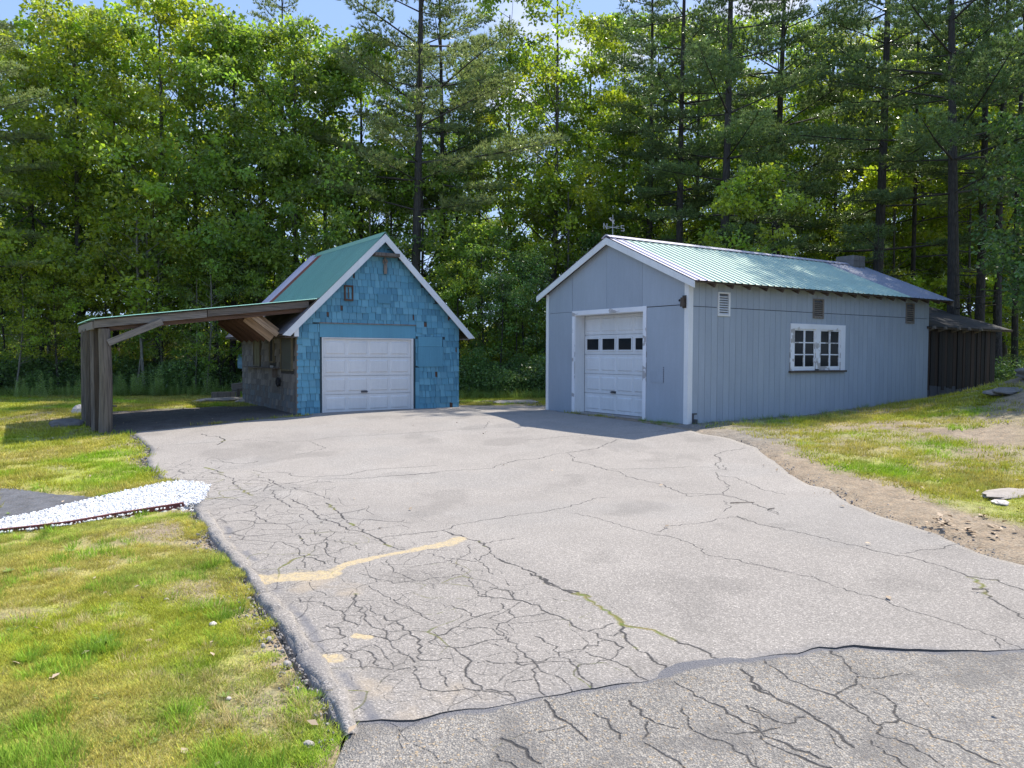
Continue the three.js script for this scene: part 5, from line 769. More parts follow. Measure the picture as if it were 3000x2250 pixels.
const protos = {
  dA: [deciduous(1, { h: 15.5, base: 3.2, R: 3.4, clumps: 225, gap: 0.40 }), B.grey], dB: [deciduous(2, { h: 14.5, base: 2.8, R: 3.7, clumps: 235, gap: 0.41 }), B.grey], dC: [deciduous(3, { h: 15, base: 4.5, R: 3.1, clumps: 190, gap: 0.41 }), B.dark],
  dT: [deciduous(4, { h: 20, base: 5, R: 3.5, clumps: 270, tr: 0.17, gap: 0.40 }), B.grey], dU: [deciduous(5, { h: 7.5, base: 1.3, R: 2.2, clumps: 95, per: 60, leaf: 0.14, tr: 0.06, size: 0.5, gap: 0.42, limbs: 26 }), B.dark],
  dV: [deciduous(6, { h: 9.5, base: 2.4, R: 2.6, clumps: 120, per: 60, tr: 0.08, size: 0.55, gap: 0.44 }), B.grey], sap: [deciduous(7, { h: 6.8, base: 1.9, R: 1.15, clumps: 46, per: 34, leaf: 0.12, tr: 0.045, size: 0.36, gap: 0.4, limbs: 30 }), B.pale], sap2: [deciduous(8, { h: 8.2, base: 3.2, R: 1.3, clumps: 52, per: 36, leaf: 0.12, tr: 0.055, size: 0.4, gap: 0.4, limbs: 30 }), B.pale],
  pA: [conifer(11, { h: 21, base: 7.2, R: 5.6, whorls: 16, tr: 0.26, dead: 12, rise: 0.12, droop: 0.3 }), B.pine], pB: [conifer(12, { h: 23, base: 5.4, R: 4.9, whorls: 15, tr: 0.24, dead: 12, rise: 0.08 }), B.pine], pC: [conifer(13, { h: 22, base: 8.5, R: 4.3, whorls: 12, tr: 0.22, dead: 16, rise: 0.15 }), B.pine],
  pD: [conifer(14, { h: 14, base: 2.6, R: 3.2, whorls: 15, tr: 0.14, dead: 8, rise: 0.12 }), B.pine], hem: [conifer(15, { h: 11, base: 0.9, R: 2.7, whorls: 19, tr: 0.12, nl: 0.1, nw: 0.026, per: 7, rise: -0.02, droop: 0.35, dead: 3, fine: 1.1, flat: 0.1, shape: 0.9 }), B.dark],
  bare: [conifer(16, { h: 13, base: 9, R: 1.6, whorls: 5, tr: 0.1, dead: 26 }), B.dark],
};
const px = (S, z) => ((S * 1.3562 - 1500) / 2274) * z;
const firsts = {};
function tree(kind, mat, x, z, scale, turn, name, label, category = 'tree', group) {
  const key = kind + mat.uuid; let o = firsts[key];
  if (!o) { o = firsts[key] = new THREE.Group(); part('trunk', protos[kind][0].wood, protos[kind][1], o); part('crown', protos[kind][0].crown, mat, o); } else o = o.clone();
  delete o.userData.used; o.name = numbered(name); o.position.set(x, groundY(x, z) - 0.08, z); o.scale.setScalar(scale); o.rotation.y = turn; o.userData.label = label; o.userData.category = category; delete o.userData.group; if (group) o.userData.group = group; scene.add(o); return o;
}
const ORD = ['first', 'second', 'third', 'fourth', 'fifth', 'sixth', 'seventh', 'eighth', 'ninth', 'tenth', 'eleventh', 'twelfth', 'thirteenth', 'fourteenth', 'fifteenth', 'sixteenth', 'seventeenth', 'eighteenth', 'nineteenth', 'twentieth', 'twenty-first', 'twenty-second', 'twenty-third', 'twenty-fourth', 'twenty-fifth', 'twenty-sixth', 'twenty-seventh', 'twenty-eighth', 'twenty-ninth', 'thirtieth'];
// single trees one can point to: kind, foliage, column in the picture's width (0..2212), depth, scale, turn
tree('pA', F.pine, px(897, 31.5), -31.5, 1.05, 0.6, 'white_pine', 'tall white pine with spreading plumes standing behind the blue garage');
tree('pC', F.pineDark, px(948, 35), -35, 0.95, 2, 'white_pine', 'slimmer dark pine just right of and behind the tall pine above the blue garage');
tree('bare', F.pine, px(995, 36), -36, 1.1, 1, 'white_pine', 'thin bare pale pine trunk right of the blue garage roof');
tree('bare', F.hemlock, px(1035, 38), -38, 1.25, 3, 'white_pine', 'thin dark pine trunk in the gap right of the blue garage roof');
tree('pB', F.pineDark, px(1560, 31), -31, 1.04, 0.9, 'white_pine', 'broad dark pine rising behind the middle of the grey garage roof');
tree('pC', F.pineDark, px(1470, 33), -33, 1.0, 4.1, 'white_pine', 'dark pine behind the front end of the grey garage ridge');
tree('pB', F.pineDark, px(1888, 30.5), -30.5, 1.08, 2.3, 'white_pine', 'thick trunked pine behind the grey garage chimney');
tree('pA', F.pineDark, px(2045, 27.5), -27.5, 1.03, 3.9, 'white_pine', 'thickest pine at the right, low plumes hanging over the dark shed');
tree('pC', F.pineDark, px(2108, 30), -30, 1.02, 1.2, 'white_pine', 'straight pine right of the thickest pine, behind the shed');
tree('pC', F.pineDark, px(2160, 33), -33, 1.0, 5.0, 'white_pine', 'second straight pine right of the thickest pine');
tree('bare', F.pine, px(2196, 29), -29, 1.4, 2.0, 'white_pine', 'slender bare pine trunk at the right edge of the picture');
tree('bare', F.hemlock, px(1965, 34), -34, 1.4, 0.4, 'white_pine', 'slender pine trunk between the chimney pine and the thickest pine');
tree('pB', F.pine, px(-60, 27), -27, 0.86, 5.2, 'white_pine', 'pine reaching into the upper left corner of the picture');
tree('dV', F.sunny, px(1640, 27.5), -27.5, 0.86, 0.3, 'maple', 'bright green low maple behind the middle of the grey garage roof');
tree('dT', F.sunny, px(1190, 36), -36, 1.0, 1.1, 'maple', 'tall bright leafy tree in the gap between the two garages');
tree('dT', F.leaf, px(1105, 38), -38, 0.98, 2.7, 'maple', 'tall leafy tree left of the bright one between the garages');
tree('dT', F.sunny, px(1280, 39), -39, 0.9, 4.2, 'maple', 'yellow green tree above the front gable of the grey garage');
tree('dT', F.sunny, px(2170, 37), -37, 1.0, 3.4, 'maple', 'yellow leafed tree in the upper right corner');
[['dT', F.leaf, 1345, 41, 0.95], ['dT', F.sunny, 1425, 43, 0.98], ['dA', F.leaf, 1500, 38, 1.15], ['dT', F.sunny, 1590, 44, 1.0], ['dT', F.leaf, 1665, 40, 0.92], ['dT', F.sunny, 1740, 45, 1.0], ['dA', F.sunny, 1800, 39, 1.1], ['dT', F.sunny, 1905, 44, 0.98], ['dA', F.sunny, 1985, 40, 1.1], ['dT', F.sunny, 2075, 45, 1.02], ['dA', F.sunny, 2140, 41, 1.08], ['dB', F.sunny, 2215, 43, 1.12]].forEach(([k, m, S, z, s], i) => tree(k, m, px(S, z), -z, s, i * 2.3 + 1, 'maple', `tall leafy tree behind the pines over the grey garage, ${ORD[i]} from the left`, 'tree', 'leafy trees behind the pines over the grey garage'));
tree('pB', F.pineDark, px(1395, 36), -36, 0.95, 2.9, 'white_pine', 'dark pine behind the weather vane of the grey garage');
tree('pA', F.pineDark, px(1680, 33), -33, 1.02, 1.4, 'white_pine', 'dark pine between the middle pine and the chimney pine');
tree('hem', F.hemlock, px(95, 30.5), -30.5, 0.95, 1, 'hemlock', 'dark hemlock at the wood edge far left of the carport post');
tree('hem', F.hemlock, px(175, 33), -33, 1.05, 3, 'hemlock', 'second dark hemlock, just left of the carport post');
tree('hem', F.hemlock, px(470, 34), -34, 1.0, 5, 'hemlock', 'dark hemlock seen under the carport roof');
tree('hem', F.hemlock, px(1890, 25.5), -25.5, 0.52, 2, 'hemlock', 'small dark hemlock beside the far end of the grey garage');
tree('hem', F.fern, px(2240, 22.5), -22.5, 0.42, 2.2, 'hemlock', 'light green hemlock bough by the shed corner at the right edge');
tree('dU', F.deep, px(1075, 29.5), -29.5, 0.62, 2, 'maple', 'low leafy tree beside the right wall of the blue garage');
tree('dU', F.deep, px(1140, 31), -31, 0.75, 4, 'maple', 'low leafy tree in the dark gap left of the grey garage');
// the leafy row behind the carport, left to right
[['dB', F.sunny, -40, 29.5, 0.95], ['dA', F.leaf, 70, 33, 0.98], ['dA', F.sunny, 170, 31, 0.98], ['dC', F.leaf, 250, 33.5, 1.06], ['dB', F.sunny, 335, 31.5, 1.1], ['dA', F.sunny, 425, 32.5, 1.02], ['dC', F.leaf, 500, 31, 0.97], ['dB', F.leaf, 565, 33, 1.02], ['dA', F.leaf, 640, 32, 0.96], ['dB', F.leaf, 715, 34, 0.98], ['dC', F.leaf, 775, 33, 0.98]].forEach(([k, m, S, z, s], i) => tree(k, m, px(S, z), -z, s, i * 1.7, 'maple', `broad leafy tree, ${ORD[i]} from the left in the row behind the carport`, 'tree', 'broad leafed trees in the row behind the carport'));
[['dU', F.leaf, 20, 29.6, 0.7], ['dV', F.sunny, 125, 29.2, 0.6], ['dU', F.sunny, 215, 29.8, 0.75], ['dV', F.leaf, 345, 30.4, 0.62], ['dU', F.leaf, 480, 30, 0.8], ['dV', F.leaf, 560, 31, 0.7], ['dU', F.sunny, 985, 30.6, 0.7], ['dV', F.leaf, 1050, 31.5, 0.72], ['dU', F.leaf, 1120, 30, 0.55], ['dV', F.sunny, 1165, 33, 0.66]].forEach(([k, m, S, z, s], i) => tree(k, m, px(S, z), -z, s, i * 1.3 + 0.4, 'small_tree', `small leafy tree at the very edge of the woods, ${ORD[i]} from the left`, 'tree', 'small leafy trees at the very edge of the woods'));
// pale stemmed saplings along the wood edge
[['sap', 292, 29.6, 1.1], ['sap2', 312, 29.4, 1.0], ['sap', 352, 30.5, 0.85], ['sap', 396, 30.2, 0.8], ['sap', 421, 29.6, 0.72], ['sap', 444, 29.3, 0.78], ['sap2', 545, 31, 0.95], ['sap2', 800, 32, 1.0], ['sap', 650, 30.5, 0.9], ['sap', 30, 28, 0.72]].forEach(([k, S, z, s], i) => tree(k, i % 3 ? F.leaf : F.sunny, px(S, z), -z, s, i * 2.1, 'sapling', `thin pale stemmed sapling at the wood edge, ${ORD[i]} of its row`, 'sapling', 'pale stemmed saplings at the wood edge'));
// understorey in the lit gaps
{
  const r = rng(301), S = []; for (let i = 0; i < 30; i++) S.push(-60 + i * 79 + 40 * r());
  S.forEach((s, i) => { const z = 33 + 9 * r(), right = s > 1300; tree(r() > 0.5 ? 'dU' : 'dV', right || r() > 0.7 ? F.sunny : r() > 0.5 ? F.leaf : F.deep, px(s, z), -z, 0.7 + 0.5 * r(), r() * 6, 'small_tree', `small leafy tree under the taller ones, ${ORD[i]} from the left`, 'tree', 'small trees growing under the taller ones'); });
  const back = []; for (let i = 0; i < 22; i++) back.push(-80 + i * 109 + 50 * r());
  back.forEach((s, i) => { const z = 42 + 13 * r(), k = ['dA', 'dC', 'dT', 'pC', 'dB', 'pD', 'dC', 'bare'][Math.floor(r() * 8)], m = k[0] === 'p' || k === 'bare' ? F.pine : r() > 0.4 ? F.sunny : F.leaf; tree(k, m, px(s, z), -z, 0.85 + 0.25 * r(), r() * 6, 'woodland_tree', `tree far back in the woods, ${ORD[i]} from the left`, 'tree', 'trees far back in the woods'); });
}
// trees beyond the right edge of the picture, whose shade falls on the bank and the shed
tree('dA', F.deep, 17.4, -22.8, 0.9, 1, 'maple', 'leafy tree beyond the bank at the right edge');
tree('dV', F.deep, 15.7, -21.7, 0.82, 2.5, 'maple', 'leafy tree hanging in at the right edge past the shed');
tree('dU', F.deep, 14.5, -20.4, 1.0, 0.7, 'small_tree', 'low leafy tree at the right edge above the bank');
tree('dV', F.deep, 15.6, -19.2, 0.8, 4, 'maple', 'low leafy tree on the bank just past the right edge');
tree('dV', F.leaf, 20.5, -18.2, 1.0, 2, 'maple', 'leafy tree past the bank on the right');
// ---------- undergrowth, weeds, grass: too many to count ----------
function scatter(name, label, category, geo, mat, spots, tint) {
  const m = new THREE.InstancedMesh(geo, mat, spots.length), o = new THREE.Object3D();
  spots.forEach((s, i) => { o.position.set(s[0], s[1], s[2]); o.rotation.set(s[5] ?? 0, s[3], s[6] ?? 0); o.scale.set(s[4], s[4] * (s[7] ?? 1), s[4]); o.updateMatrix(); m.setMatrixAt(i, o.matrix); m.setColorAt(i, tint ? tint(s, i) : rgb(1, 1, 1)); });
  m.name = name; shadows(m); scene.add(m); return tag(m, label, category, null, 'stuff');
}
{
  const r = rng(411), A = shrub(51, 2.6, 1.5, 0.15, 1500), B2 = shrub(52, 1.4, 1.1, 0.13, 800), spots = [], low = [];
  for (let i = 0; i < 330; i++) { const z = 35 + 40 * Math.pow(r(), 0.8), x = px(-150 + 2520 * r(), z); spots.push([x, groundY(x, -z) - 0.1, -z, r() * 6, 0.7 + 0.8 * r()]); }
  scatter('undergrowth', 'dense leafy undergrowth filling the woods', 'undergrowth', A.crown, F.leaf, spots, () => { const k = 0.7 + 0.9 * r(); return rgb(k * (1 + 0.5 * r()), k, k * 0.9); });
  for (let i = 0; i < 330; i++) { const x = -21 + 42 * r(), z = woodsEdge(x) + 0.9 + 3.2 * r(); const [bx1, bz1] = blueIn(x, -z), [gx1, gz1] = greyIn(x, -z); if ((gx1 > -0.8 && gx1 < 15.5 && gz1 < 1 && gz1 > -6) || (bx1 > -1 && bx1 < 6 && bz1 > -6.6)) continue; low.push([x, groundY(x, -z) - 0.05, -z, r() * 6, 0.45 + 0.6 * r()]); }
  scatter('low_bushes', 'low bushes and brambles along the edge of the woods', 'bushes', B2.crown, F.fern, low, () => { const k = 0.75 + 0.6 * r(); return rgb(k, k, k); });
}
{   // tall weeds with whorled leaves in front of the saplings
  const r = rng(431), L = new Leaves(); for (let i = 0; i < 46; i++) { const y = 0.12 + 0.75 * (i / 46), a = i * 2.4, d = V3(Math.cos(a), 0.45 - 0.3 * (1 - y), Math.sin(a)).normalize(), c = 0.8 + 0.4 * r(); L.leaf(V3(0, y, 0), d, V3(-Math.cos(a) * 0.3, 1, -Math.sin(a) * 0.3).normalize(), 0.19 * (1.15 - 0.6 * y), 0.05, [c, c, c]); } L.leaf(V3(0, 0, 0), V3(0, 1, 0), V3(0, 0, 1), 0.95, 0.014, [0.8, 0.8, 0.7]);
  const spots = []; for (let i = 0; i < 170; i++) { const S = i < 110 ? 245 + 40 * Math.floor(r() * 3.4) + 26 * r() : i < 140 ? 390 + 130 * r() : 20 + 160 * r(), z = 27.2 + 2.0 * r() * (i < 140 ? 1 : 0.5) - (i >= 140 ? 1.4 : 0), x = px(S, z); spots.push([x, groundY(x, -z) - 0.03, -z, r() * 6, 0.4 + 0.85 * r() * r(), (r() - 0.5) * 0.3, (r() - 0.5) * 0.2]); }
  scatter('tall_weeds', 'clump of tall bright green weeds at the wood edge behind the carport', 'weeds', L.build(), F.weed, spots, () => { const k = 0.8 + 0.5 * r(); return rgb(k, k, k); });
}
{   // blades
  const tuft = (seed, n, h, w, sp) => { const r = rng(seed), L = new Leaves(); for (let i = 0; i < n; i++) { const a = r() * 6.28, q = sp * Math.sqrt(r()), d = V3(Math.cos(a) * (0.15 + 0.75 * r()), 0.4 + 0.45 * r(), Math.sin(a) * (0.15 + 0.75 * r())).normalize(), p = V3(Math.cos(a + r()) * q, 0, Math.sin(a + r()) * q), c = 0.7 + 0.6 * r(), b = h * (0.45 + 0.8 * r()), sd = V3(-d.z, 0, d.x).normalize(); L.needle(p, d, sd, b, w, [c * (1 + 0.25 * (r() - 0.5)), c, c]); } return L.build(); };
  const near = tuft(61, 26, 0.036, 0.006, 0.055), far = tuft(62, 20, 0.075, 0.013, 0.13), tall = tuft(63, 30, 0.42, 0.014, 0.16);
  const r = rng(451), A = [], C = [], T = [];
  const lawnTint = (x, z, k) => { const dry = clamp(ss(0.36, 0.62, fbm(x * 0.8 + 30, z * 0.8, 4, 111)) + 0.9 * (fbm(x * 3.1, z * 3.1, 3, 117) - 0.5)), j = (0.72 + 0.4 * r()) * (0.75 + 0.5 * fbm(x * 4.3, z * 4.3, 2, 119)), lush = ss(0.5, 0.7, fbm(x * 0.9, z * 0.9, 3, 115)); const c = mix3(mix3([0.46, 0.50, 0.05], [0.31, 0.50, 0.03], lush), [0.56, 0.46, 0.15], clamp(dry * 0.62 + 0.25 * (r() - 0.5))); return rgb(c[0] * j * k, c[1] * j * k, c[2] * j * k); };
  const tryAt = (x, z, dens, out, s0) => { const c = cover(x, z); if (c.a > -0.02 || r() > Math.pow(c.grass, 0.8) * dens) return; if (inPoly(PATH, x, z) || inPoly(GRAVEL, x, z)) return; const [gx, gz] = greyIn(x, z), [bx1, bz1] = blueIn(x, z); if ((gx > -0.1 && gx < 14.7 && gz < 0.03 && gz > -5.6) || (bx1 > -0.05 && bx1 < 4.8 && bz1 < 0 && bz1 > -5.5)) return; if (fbm(x * 2.6 + 9, z * 2.6, 3, 121) < 0.27 + 0.12 * r()) return; out.push([x, groundY(x, z) + 0.03 * (c.n - 0.5) + 0.05 * (c.m - 0.5) - 0.012, z, r() * 6.28, s0 * (0.65 + 0.7 * r() * (0.6 + 0.8 * c.n))]); };
  for (let i = 0; i < 60000; i++) { const f = 3.6 + 7.4 * Math.pow(r(), 0.8), x = -0.69 * f - 0.2 + (0.69 * f + 0.2 - 0.6) * r(); tryAt(x, -f, 1, A, 1); }
  for (let i = 0; i < 12000; i++) { const f = 7 + 6 * r(), x = 4 + 4.8 * r(); tryAt(x, -f, 1, A, 1.05); }
  for (let i = 0; i < 62000; i++) { const f = 10.5 + 19 * r(), x = (-0.72 + 1.44 * r()) * f; tryAt(x, -f, 1, C, 1); }
  for (let i = 0; i < 9000; i++) { const f = 14 + 13 * r(), x = 3 + 16 * r(); tryAt(x, -f, 0.9, C, 1.1); }
  const gm = new THREE.MeshPhysicalMaterial({ color: rgb(1, 1, 1), vertexColors: true, roughness: 0.85, transmission: 0.35, thickness: 0, side: THREE.DoubleSide, specularIntensity: 0.3 });
  scatter('lawn_grass', 'short yellow green mossy grass of the near lawn', 'grass', near, gm, A, (s) => lawnTint(s[0], s[2], 1));
  scatter('yard_grass', 'thin patchy grass over the farther yard', 'grass', far, gm, C, (s) => lawnTint(s[0], s[2], 1));
  for (let i = 0; i < 1500; i++) { const x = -20 + 40 * r(), f = woodsEdge(x) - 0.6 + 1.8 * r() + (x < -8 ? 0 : 0.2); const [gx, gz] = greyIn(x, -f), [bx1, bz1] = blueIn(x, -f); if ((gx > -0.8 && gx < 15.5 && gz < 1 && gz > -6) || (bx1 > -1 && bx1 < 6 && bz1 > -6.3)) continue; T.push([x, groundY(x, -f) - 0.02, -f, r() * 6, 0.6 + 0.7 * r()]); }
  for (let i = 0; i < 90; i++) { const u = r() * 10, [x, z] = greyOut(u, 0.08 + 0.35 * r() * r()); if (r() < 0.7) T.push([x, groundY(x, z) - 0.02, z, r() * 6, 0.22 + 0.3 * r()]); }
  for (let i = 0; i < 40; i++) { const [x, z] = greyOut(-0.12 - 0.4 * r() * r(), -0.1 - 1.3 * r()); T.push([x, groundY(x, z) - 0.02, z, r() * 6, 0.18 + 0.2 * r()]); }
  for (let i = 0; i < 60; i++) { const [x, z] = greyOut(0.8 + 4 * r(), 0.7 + 0.5 * r()); T.push([x, groundY(x, z) - 0.02, z, r() * 6, 0.25 + 0.35 * r()]); }
  scatter('long_grass', 'long uncut grass along the wood edge and the grey garage wall', 'grass', tall, gm, T, () => { const k = 0.7 + 0.6 * r(); return rgb(0.24 * k, 0.34 * k, 0.07 * k); });
  { const a = tuft(64, 34, 0.10, 0.007, 0.06), gA = [], sA = []; for (let i = 0; i < 5200; i++) { const f = 3.9 + 11 * r() * r(), left = r() < 0.75, x = left ? -0.69 * f + (0.69 * f - 0.7) * r() : xr(f) + 0.2 + 3.5 * r(); const c = cover(x, -f); if (c.a > -0.05 || c.grass < 0.2 || inPoly(PATH, x, -f) || inPoly(GRAVEL, x, -f)) continue; const cl = fbm(x * 1.9 + 70, f * 1.9, 3, 125); if (cl > 0.5 + 0.2 * r()) gA.push([x, groundY(x, -f) - 0.008, -f, r() * 6, 0.45 + 0.7 * r() * (0.4 + cl)]); else if (cl < 0.42 && r() < 0.5) sA.push([x, groundY(x, -f) - 0.008, -f, r() * 6, 0.35 + 0.5 * r()]); }
    scatter('grass_tufts', 'taller darker green grass tufts standing out of the lawn', 'grass', a, gm, gA, () => { const k = 0.7 + 0.6 * r(); return rgb(0.26 * k, 0.40 * k, 0.04 * k); }); scatter('dry_grass', 'dry straw coloured grass among the green', 'grass', a, gm, sA, () => { const k = 0.7 + 0.6 * r(); return rgb(0.52 * k, 0.43 * k, 0.2 * k); }); }
  // broad leafed weeds in the near lawn
  const D = new Leaves(), rr = rng(71); for (let i = 0; i < 9; i++) { const a = i * 0.72 + rr() * 0.4, c = 0.85 + 0.3 * rr(); D.leaf(V3(0, 0.01, 0), V3(Math.cos(a), 0.35 + 0.3 * rr(), Math.sin(a)).normalize(), V3(-Math.cos(a) * 0.4, 1, -Math.sin(a) * 0.4).normalize(), 0.12 * (0.7 + 0.5 * rr()), 0.035, [c, c, c]); }
  const dl = []; for (let i = 0; i < 400 && dl.length < 14; i++) { const f = 4 + 6.5 * r(), x = -0.69 * f + (0.69 * f - 0.9) * r(); const c = cover(x, -f); if (c.a < -0.25 && c.grass > 0.3) dl.push([x, groundY(x, -f), -f, r() * 6, 0.35 + 0.35 * r()]); }
  scatter('lawn_weeds', 'small broad leafed weeds dotted over the near lawn', 'weeds', D.build(), F.weed, dl, () => rgb(0.75, 0.8, 0.5));
  // dead leaves and bark crumbs
  const Lf = new Leaves(); Lf.leaf(V3(0, 0, 0), V3(1, 0.1, 0), V3(0, 1, 0), 0.06, 0.035, [1, 1, 1]); const lit = []; for (let i = 0; i < 520; i++) { const f = 4 + 22 * r(), x = (-0.68 + 1.36 * r()) * f, a = onAsphalt(x, -(-f)); if (a > 0.3 && r() > 0.06) continue; const [gx, gz] = greyIn(x, -f); if (gx > -0.2 && gz < 0.2) continue; lit.push([x, groundY(x, -f) + 0.022, -f, r() * 6, 0.5 + 0.9 * r(), r() - 0.5, r() - 0.5]); }
  for (let i = 0; i < 60; i++) { const x = 5.0 + 0.9 * r(), f = 8.6 + 1.0 * r(); if (onAsphalt(x, f) < 0.02) lit.push([x, groundY(x, -f) + 0.03, -f, r() * 6, 0.8 + 1.3 * r(), r() - 0.5, r() - 0.5]); }
  scatter('leaf_litter', 'scattered dry leaves and bark crumbs on the yard', 'leaf litter', Lf.build(), std({ c: [0.30, 0.23, 0.16], side: THREE.DoubleSide, roughness: 1 }), lit, () => { const k = 0.9 + 0.9 * r(); return rgb(k, k, k); });
  // crumbs of asphalt and stones along the edges
  const st = []; for (let i = 0; i < 4200; i++) { const side = r(); let x, f; if (side < 0.5) { f = 4.4 + 13 * r(); x = xl(f) - 0.03 - 0.5 * r() * r(); } else if (side < 0.58) { f = 7.5 + 8.4 * r(); x = xr(f) + 0.02 + 0.7 * r() * r(); } else { const [a, b] = greyOut(-0.2 + 7 * r(), 0.05 + 0.9 * r()); x = a; f = -b; } if (inPoly(GRAVEL, x, -f)) continue; st.push([x, groundY(x, -f) - 0.02 + 0.015 * r(), -f, r() * 6, (0.006 + 0.016 * r() * r()) * (side < 0.5 && r() > 0.96 ? 2 : 1), r() * 6, r() * 6]); }
  scatter('loose_stones', 'loose stones and asphalt crumbs along the driveway edges', 'stones', rock(8, 1, 0.65, 0.8, 1, 0.5), std({ c: [0.27, 0.25, 0.235], roughness: 0.95 }), st, () => { const k = 0.45 + 0.9 * r(); return rgb(k, k * 0.98, k * 0.96); });
}

// ---------- small things about the yard ----------
function stoneAt(name, seed, x, f, sx, sy, sz, mat, label, category, turn = 0) { const o = top(name, rock(seed, sx, sy, sz, 3, 0.75), mat, label, category); o.position.set(x, groundY(x, -f) + sy * 0.15, -f); o.rotation.y = turn; return o; }
stoneAt('rock', 1, -10.75, 18.75, 0.36, 0.14, 0.26, std({ c: [0.17, 0.155, 0.14], map: stoneC, bumpMap: stoneB, bumpScale: 0.03 }), 'dark flat rock in the grass beside the carport posts', 'rock');
stoneAt('rock', 2, -11.7, 21.0, 0.2, 0.16, 0.16, M.paleRock, 'pale pointed stone on the grass left of the carport', 'rock');
stoneAt('rock', 3, 11.3, 17.7, 0.6, 0.1, 0.3, std({ c: [0.17, 0.16, 0.15], map: stoneC, bumpMap: stoneB, bumpScale: 0.03 }), 'grey ledge of rock breaking out of the bank below the shed', 'rock', 0.5);
stoneAt('rock', 4, 12.5, 18.3, 0.5, 0.2, 0.5, std({ c: [0.2, 0.19, 0.18], map: stoneC }), 'grey rock at the top of the bank at the right edge', 'rock', 1.1);
stoneAt('rock', 5, 6.95, 10.75, 0.55, 0.05, 0.22, std({ c: [0.36, 0.32, 0.29], map: stoneC, bumpMap: stoneB, bumpScale: 0.02 }), 'long pale ledge in the grass at the right edge', 'rock', 0.5);
stoneAt('rock', 6, 6.5, 10.25, 0.15, 0.04, 0.1, M.paleRock, 'small pale stone left of the long ledge', 'rock', 0.9);
stoneAt('rock', 7, 6.15, 8.95, 0.1, 0.05, 0.07, M.paleRock, 'small white stone low at the right edge of the grass', 'rock');
stoneAt('rock', 8, -9.25, 25.1, 0.85, 0.1, 0.45, std({ c: [0.24, 0.225, 0.21], map: stoneC, bumpMap: stoneB, bumpScale: 0.03 }), 'weathered grey slab at the grass edge behind the carport', 'rock', 0.45);
stoneAt('rock', 9, -8.1, 24.6, 0.75, 0.14, 0.35, std({ c: [0.40, 0.34, 0.29], map: stoneC, bumpMap: stoneB, bumpScale: 0.02 }), 'brownish slab lying against the blue garage back corner', 'rock', 0.5);
stoneAt('rock', 11, 0.1, 24.6, 0.7, 0.09, 0.4, M.rock, 'flat grey rock in the grass strip between the garages', 'rock', 0.3);
[[-1.95, 6.3, 0.03], [-2.6, 6.9, 0.025], [-1.35, 5.0, 0.02]].forEach(([x, f, s], i) => stoneAt('pebble', 20 + i, x - 0.5, f, s, s * 0.7, s * 0.8, M.paleRock, ['white pebble at the lawn edge beside the kerb, the middle one', 'white pebble at the lawn edge farthest up the kerb', 'white pebble at the lawn edge nearest the street'][i], 'pebble'));
{   // squared timber block and a trestle-like board behind the carport
  const a = thing('timber_block', 'short squared timber block on the grass behind the carport', 'timber', [-9.75, groundY(-9.75, -26.2), -26.2], 0.5); part('block', bx(-0.36, 0.36, 0, 0.24, -0.12, 0.12), M.woodGrey, a); part('end_grain', bx(-0.375, -0.36, 0.005, 0.235, -0.115, 0.115), M.wood, a);
  const b = thing('old_bench', 'low bench of a weathered plank near the blue garage back corner', 'bench', [-9.1, groundY(-9.1, -27.2), -27.2], 0.55); part('seat', bar(V3(-0.7, 0.34, 0), V3(0.65, 0.5, 0), 0.06, 0.3, V3(0, 1, 0)), M.woodGrey, b); part('leg', bx(0.5, 0.62, -0.1, 0.46, -0.12, 0.12), std({ c: [0.62, 0.56, 0.5], map: grainC }), b); part('leg', bx(-0.55, -0.45, -0.1, 0.32, -0.12, 0.12), M.wood, b);
}
{   // plank end by the pale stone
  const o = thing('plank', 'short grey plank lying by the pale stone left of the carport', 'plank', [-11.5, groundY(-11.5, -21.9) + 0.03, -21.9], 0.9); part('board', bx(-0.3, 0.3, 0, 0.04, -0.07, 0.07), M.woodGrey, o);
}
{   // a blue tarpaulin in the trees, half hidden by the garage corner
  const g = new THREE.PlaneGeometry(0.9, 0.55, 24, 16), p = g.attributes.position; for (let i = 0; i < p.count; i++) { const x = p.getX(i), y = p.getY(i); p.setZ(i, 0.22 * (fbm(x * 2 + 4, y * 2, 3, 501) - 0.5) - 0.25 * (y > 0.1 ? (y - 0.1) * 1.2 : 0)); p.setY(i, y + 0.1 * (fbm(x * 3, 3, 2, 503) - 0.5)); } g.computeVertexNormals();
  const t = thing('tarpaulin', 'pale blue tarpaulin hanging in the trees behind the blue garage', 'tarpaulin', [px(540, 30), groundY(px(540, 30), -30) + 1.28, -30], 0.25); part('sheet', g, new THREE.MeshPhysicalMaterial({ color: rgb(0.22, 0.38, 0.46), roughness: 0.6, side: THREE.DoubleSide }), t); part('pole', tube([V3(-0.75, 0.5, -0.05), V3(0.75, 0.55, -0.05)], 0.02, 0.02, 6), M.wood, t);
}
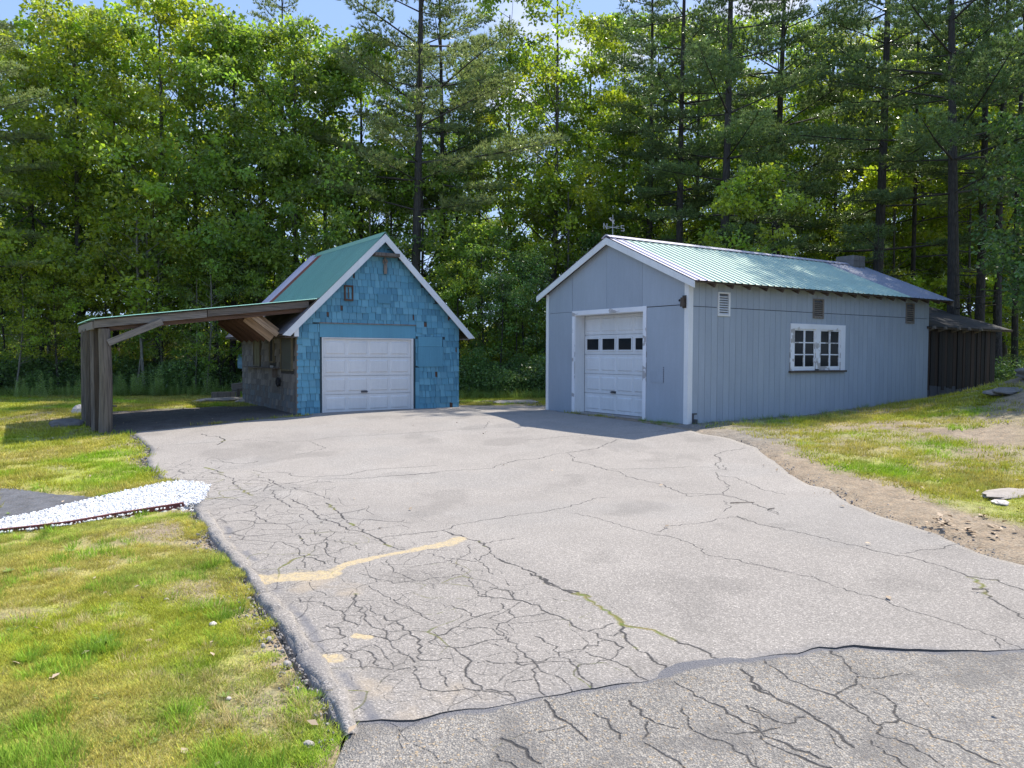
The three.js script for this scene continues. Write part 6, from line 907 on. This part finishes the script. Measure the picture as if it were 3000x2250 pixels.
{   // the nose of a dark blue car at the left edge
  const t = thing('parked_car', 'dark blue car nose showing in the long grass at the left edge', 'car', [px(-62, 29), groundY(px(-62, 29), -29) + 0.02, -29], -0.25), navy = new THREE.MeshPhysicalMaterial({ color: rgb(0.018, 0.022, 0.07), roughness: 0.3, clearcoat: 1, clearcoatRoughness: 0.08 });
  const side = [[-1.9, 0.3], [1.05, 0.3], [1.1, 0.55], [1.04, 0.72], [0.95, 0.8], [0.1, 0.92], [-0.55, 1.34], [-1.5, 1.36], [-1.9, 0.95]], sh = new THREE.Shape(side.map((p) => new THREE.Vector2(...p))), g = new THREE.ExtrudeGeometry(sh, { depth: 1.5, bevelEnabled: true, bevelSize: 0.06, bevelThickness: 0.08, bevelSegments: 3 }); g.translate(0, 0, -0.75); part('body', boxUV(g), navy, t);
  part('bumper', bx(1.02, 1.2, 0.42, 0.56, -0.78, 0.78), std({ c: [0.45, 0.5, 0.56], metalness: 0.5, roughness: 0.35 }), t); part('windscreen', prismX([[-0.66, 0], [0.66, 0], [0.6, 0.02], [-0.6, 0.02]], -0.01, 0.5).rotateZ(0.57).translate(-0.5, 0.98, 0).rotateY(0), M.blackGlass, t);
  for (const [x, z] of [[0.55, 0.78], [0.55, -0.78], [-1.3, 0.78], [-1.3, -0.78]]) { const w = part('wheel', new THREE.TorusGeometry(0.24, 0.09, 10, 20).translate(x, 0.32, z), M.dark, t); part('rim', new THREE.CylinderGeometry(0.17, 0.17, 0.1, 16).rotateX(Math.PI / 2).translate(x, 0.32, z), M.steel, w); }
  for (const z of [0.52, -0.52]) part('headlight', bx(1.06, 1.17, 0.6, 0.7, z - 0.14, z + 0.14), M.white, t);
}
{   // twigs on the asphalt
  const tw = (x, f, l, a, label) => { const t = thing('twig', label, 'twig', [x, groundY(x, -f) + 0.012, -f], a); part('stick', tube([V3(0, 0.004, 0), V3(l * 0.5, 0.012, 0.02), V3(l, 0.006, -0.01)], 0.006, 0.003, 6, 6), M.woodDark, t); part('side_shoot', tube([V3(l * 0.35, 0.01, 0.01), V3(l * 0.15, 0.02, 0.05)], 0.004, 0.002, 5), M.woodDark, t); };
  tw(2.95, 10.4, 0.34, 0.1, 'dead twig on the asphalt right of the middle'); tw(3.35, 10.05, 0.12, 0.5, 'shorter dead twig beside the longer one on the asphalt'); tw(4.2, 7.0, 0.15, -0.1, 'dead twig near the right edge of the asphalt');
}

renderer.render(scene, camera);
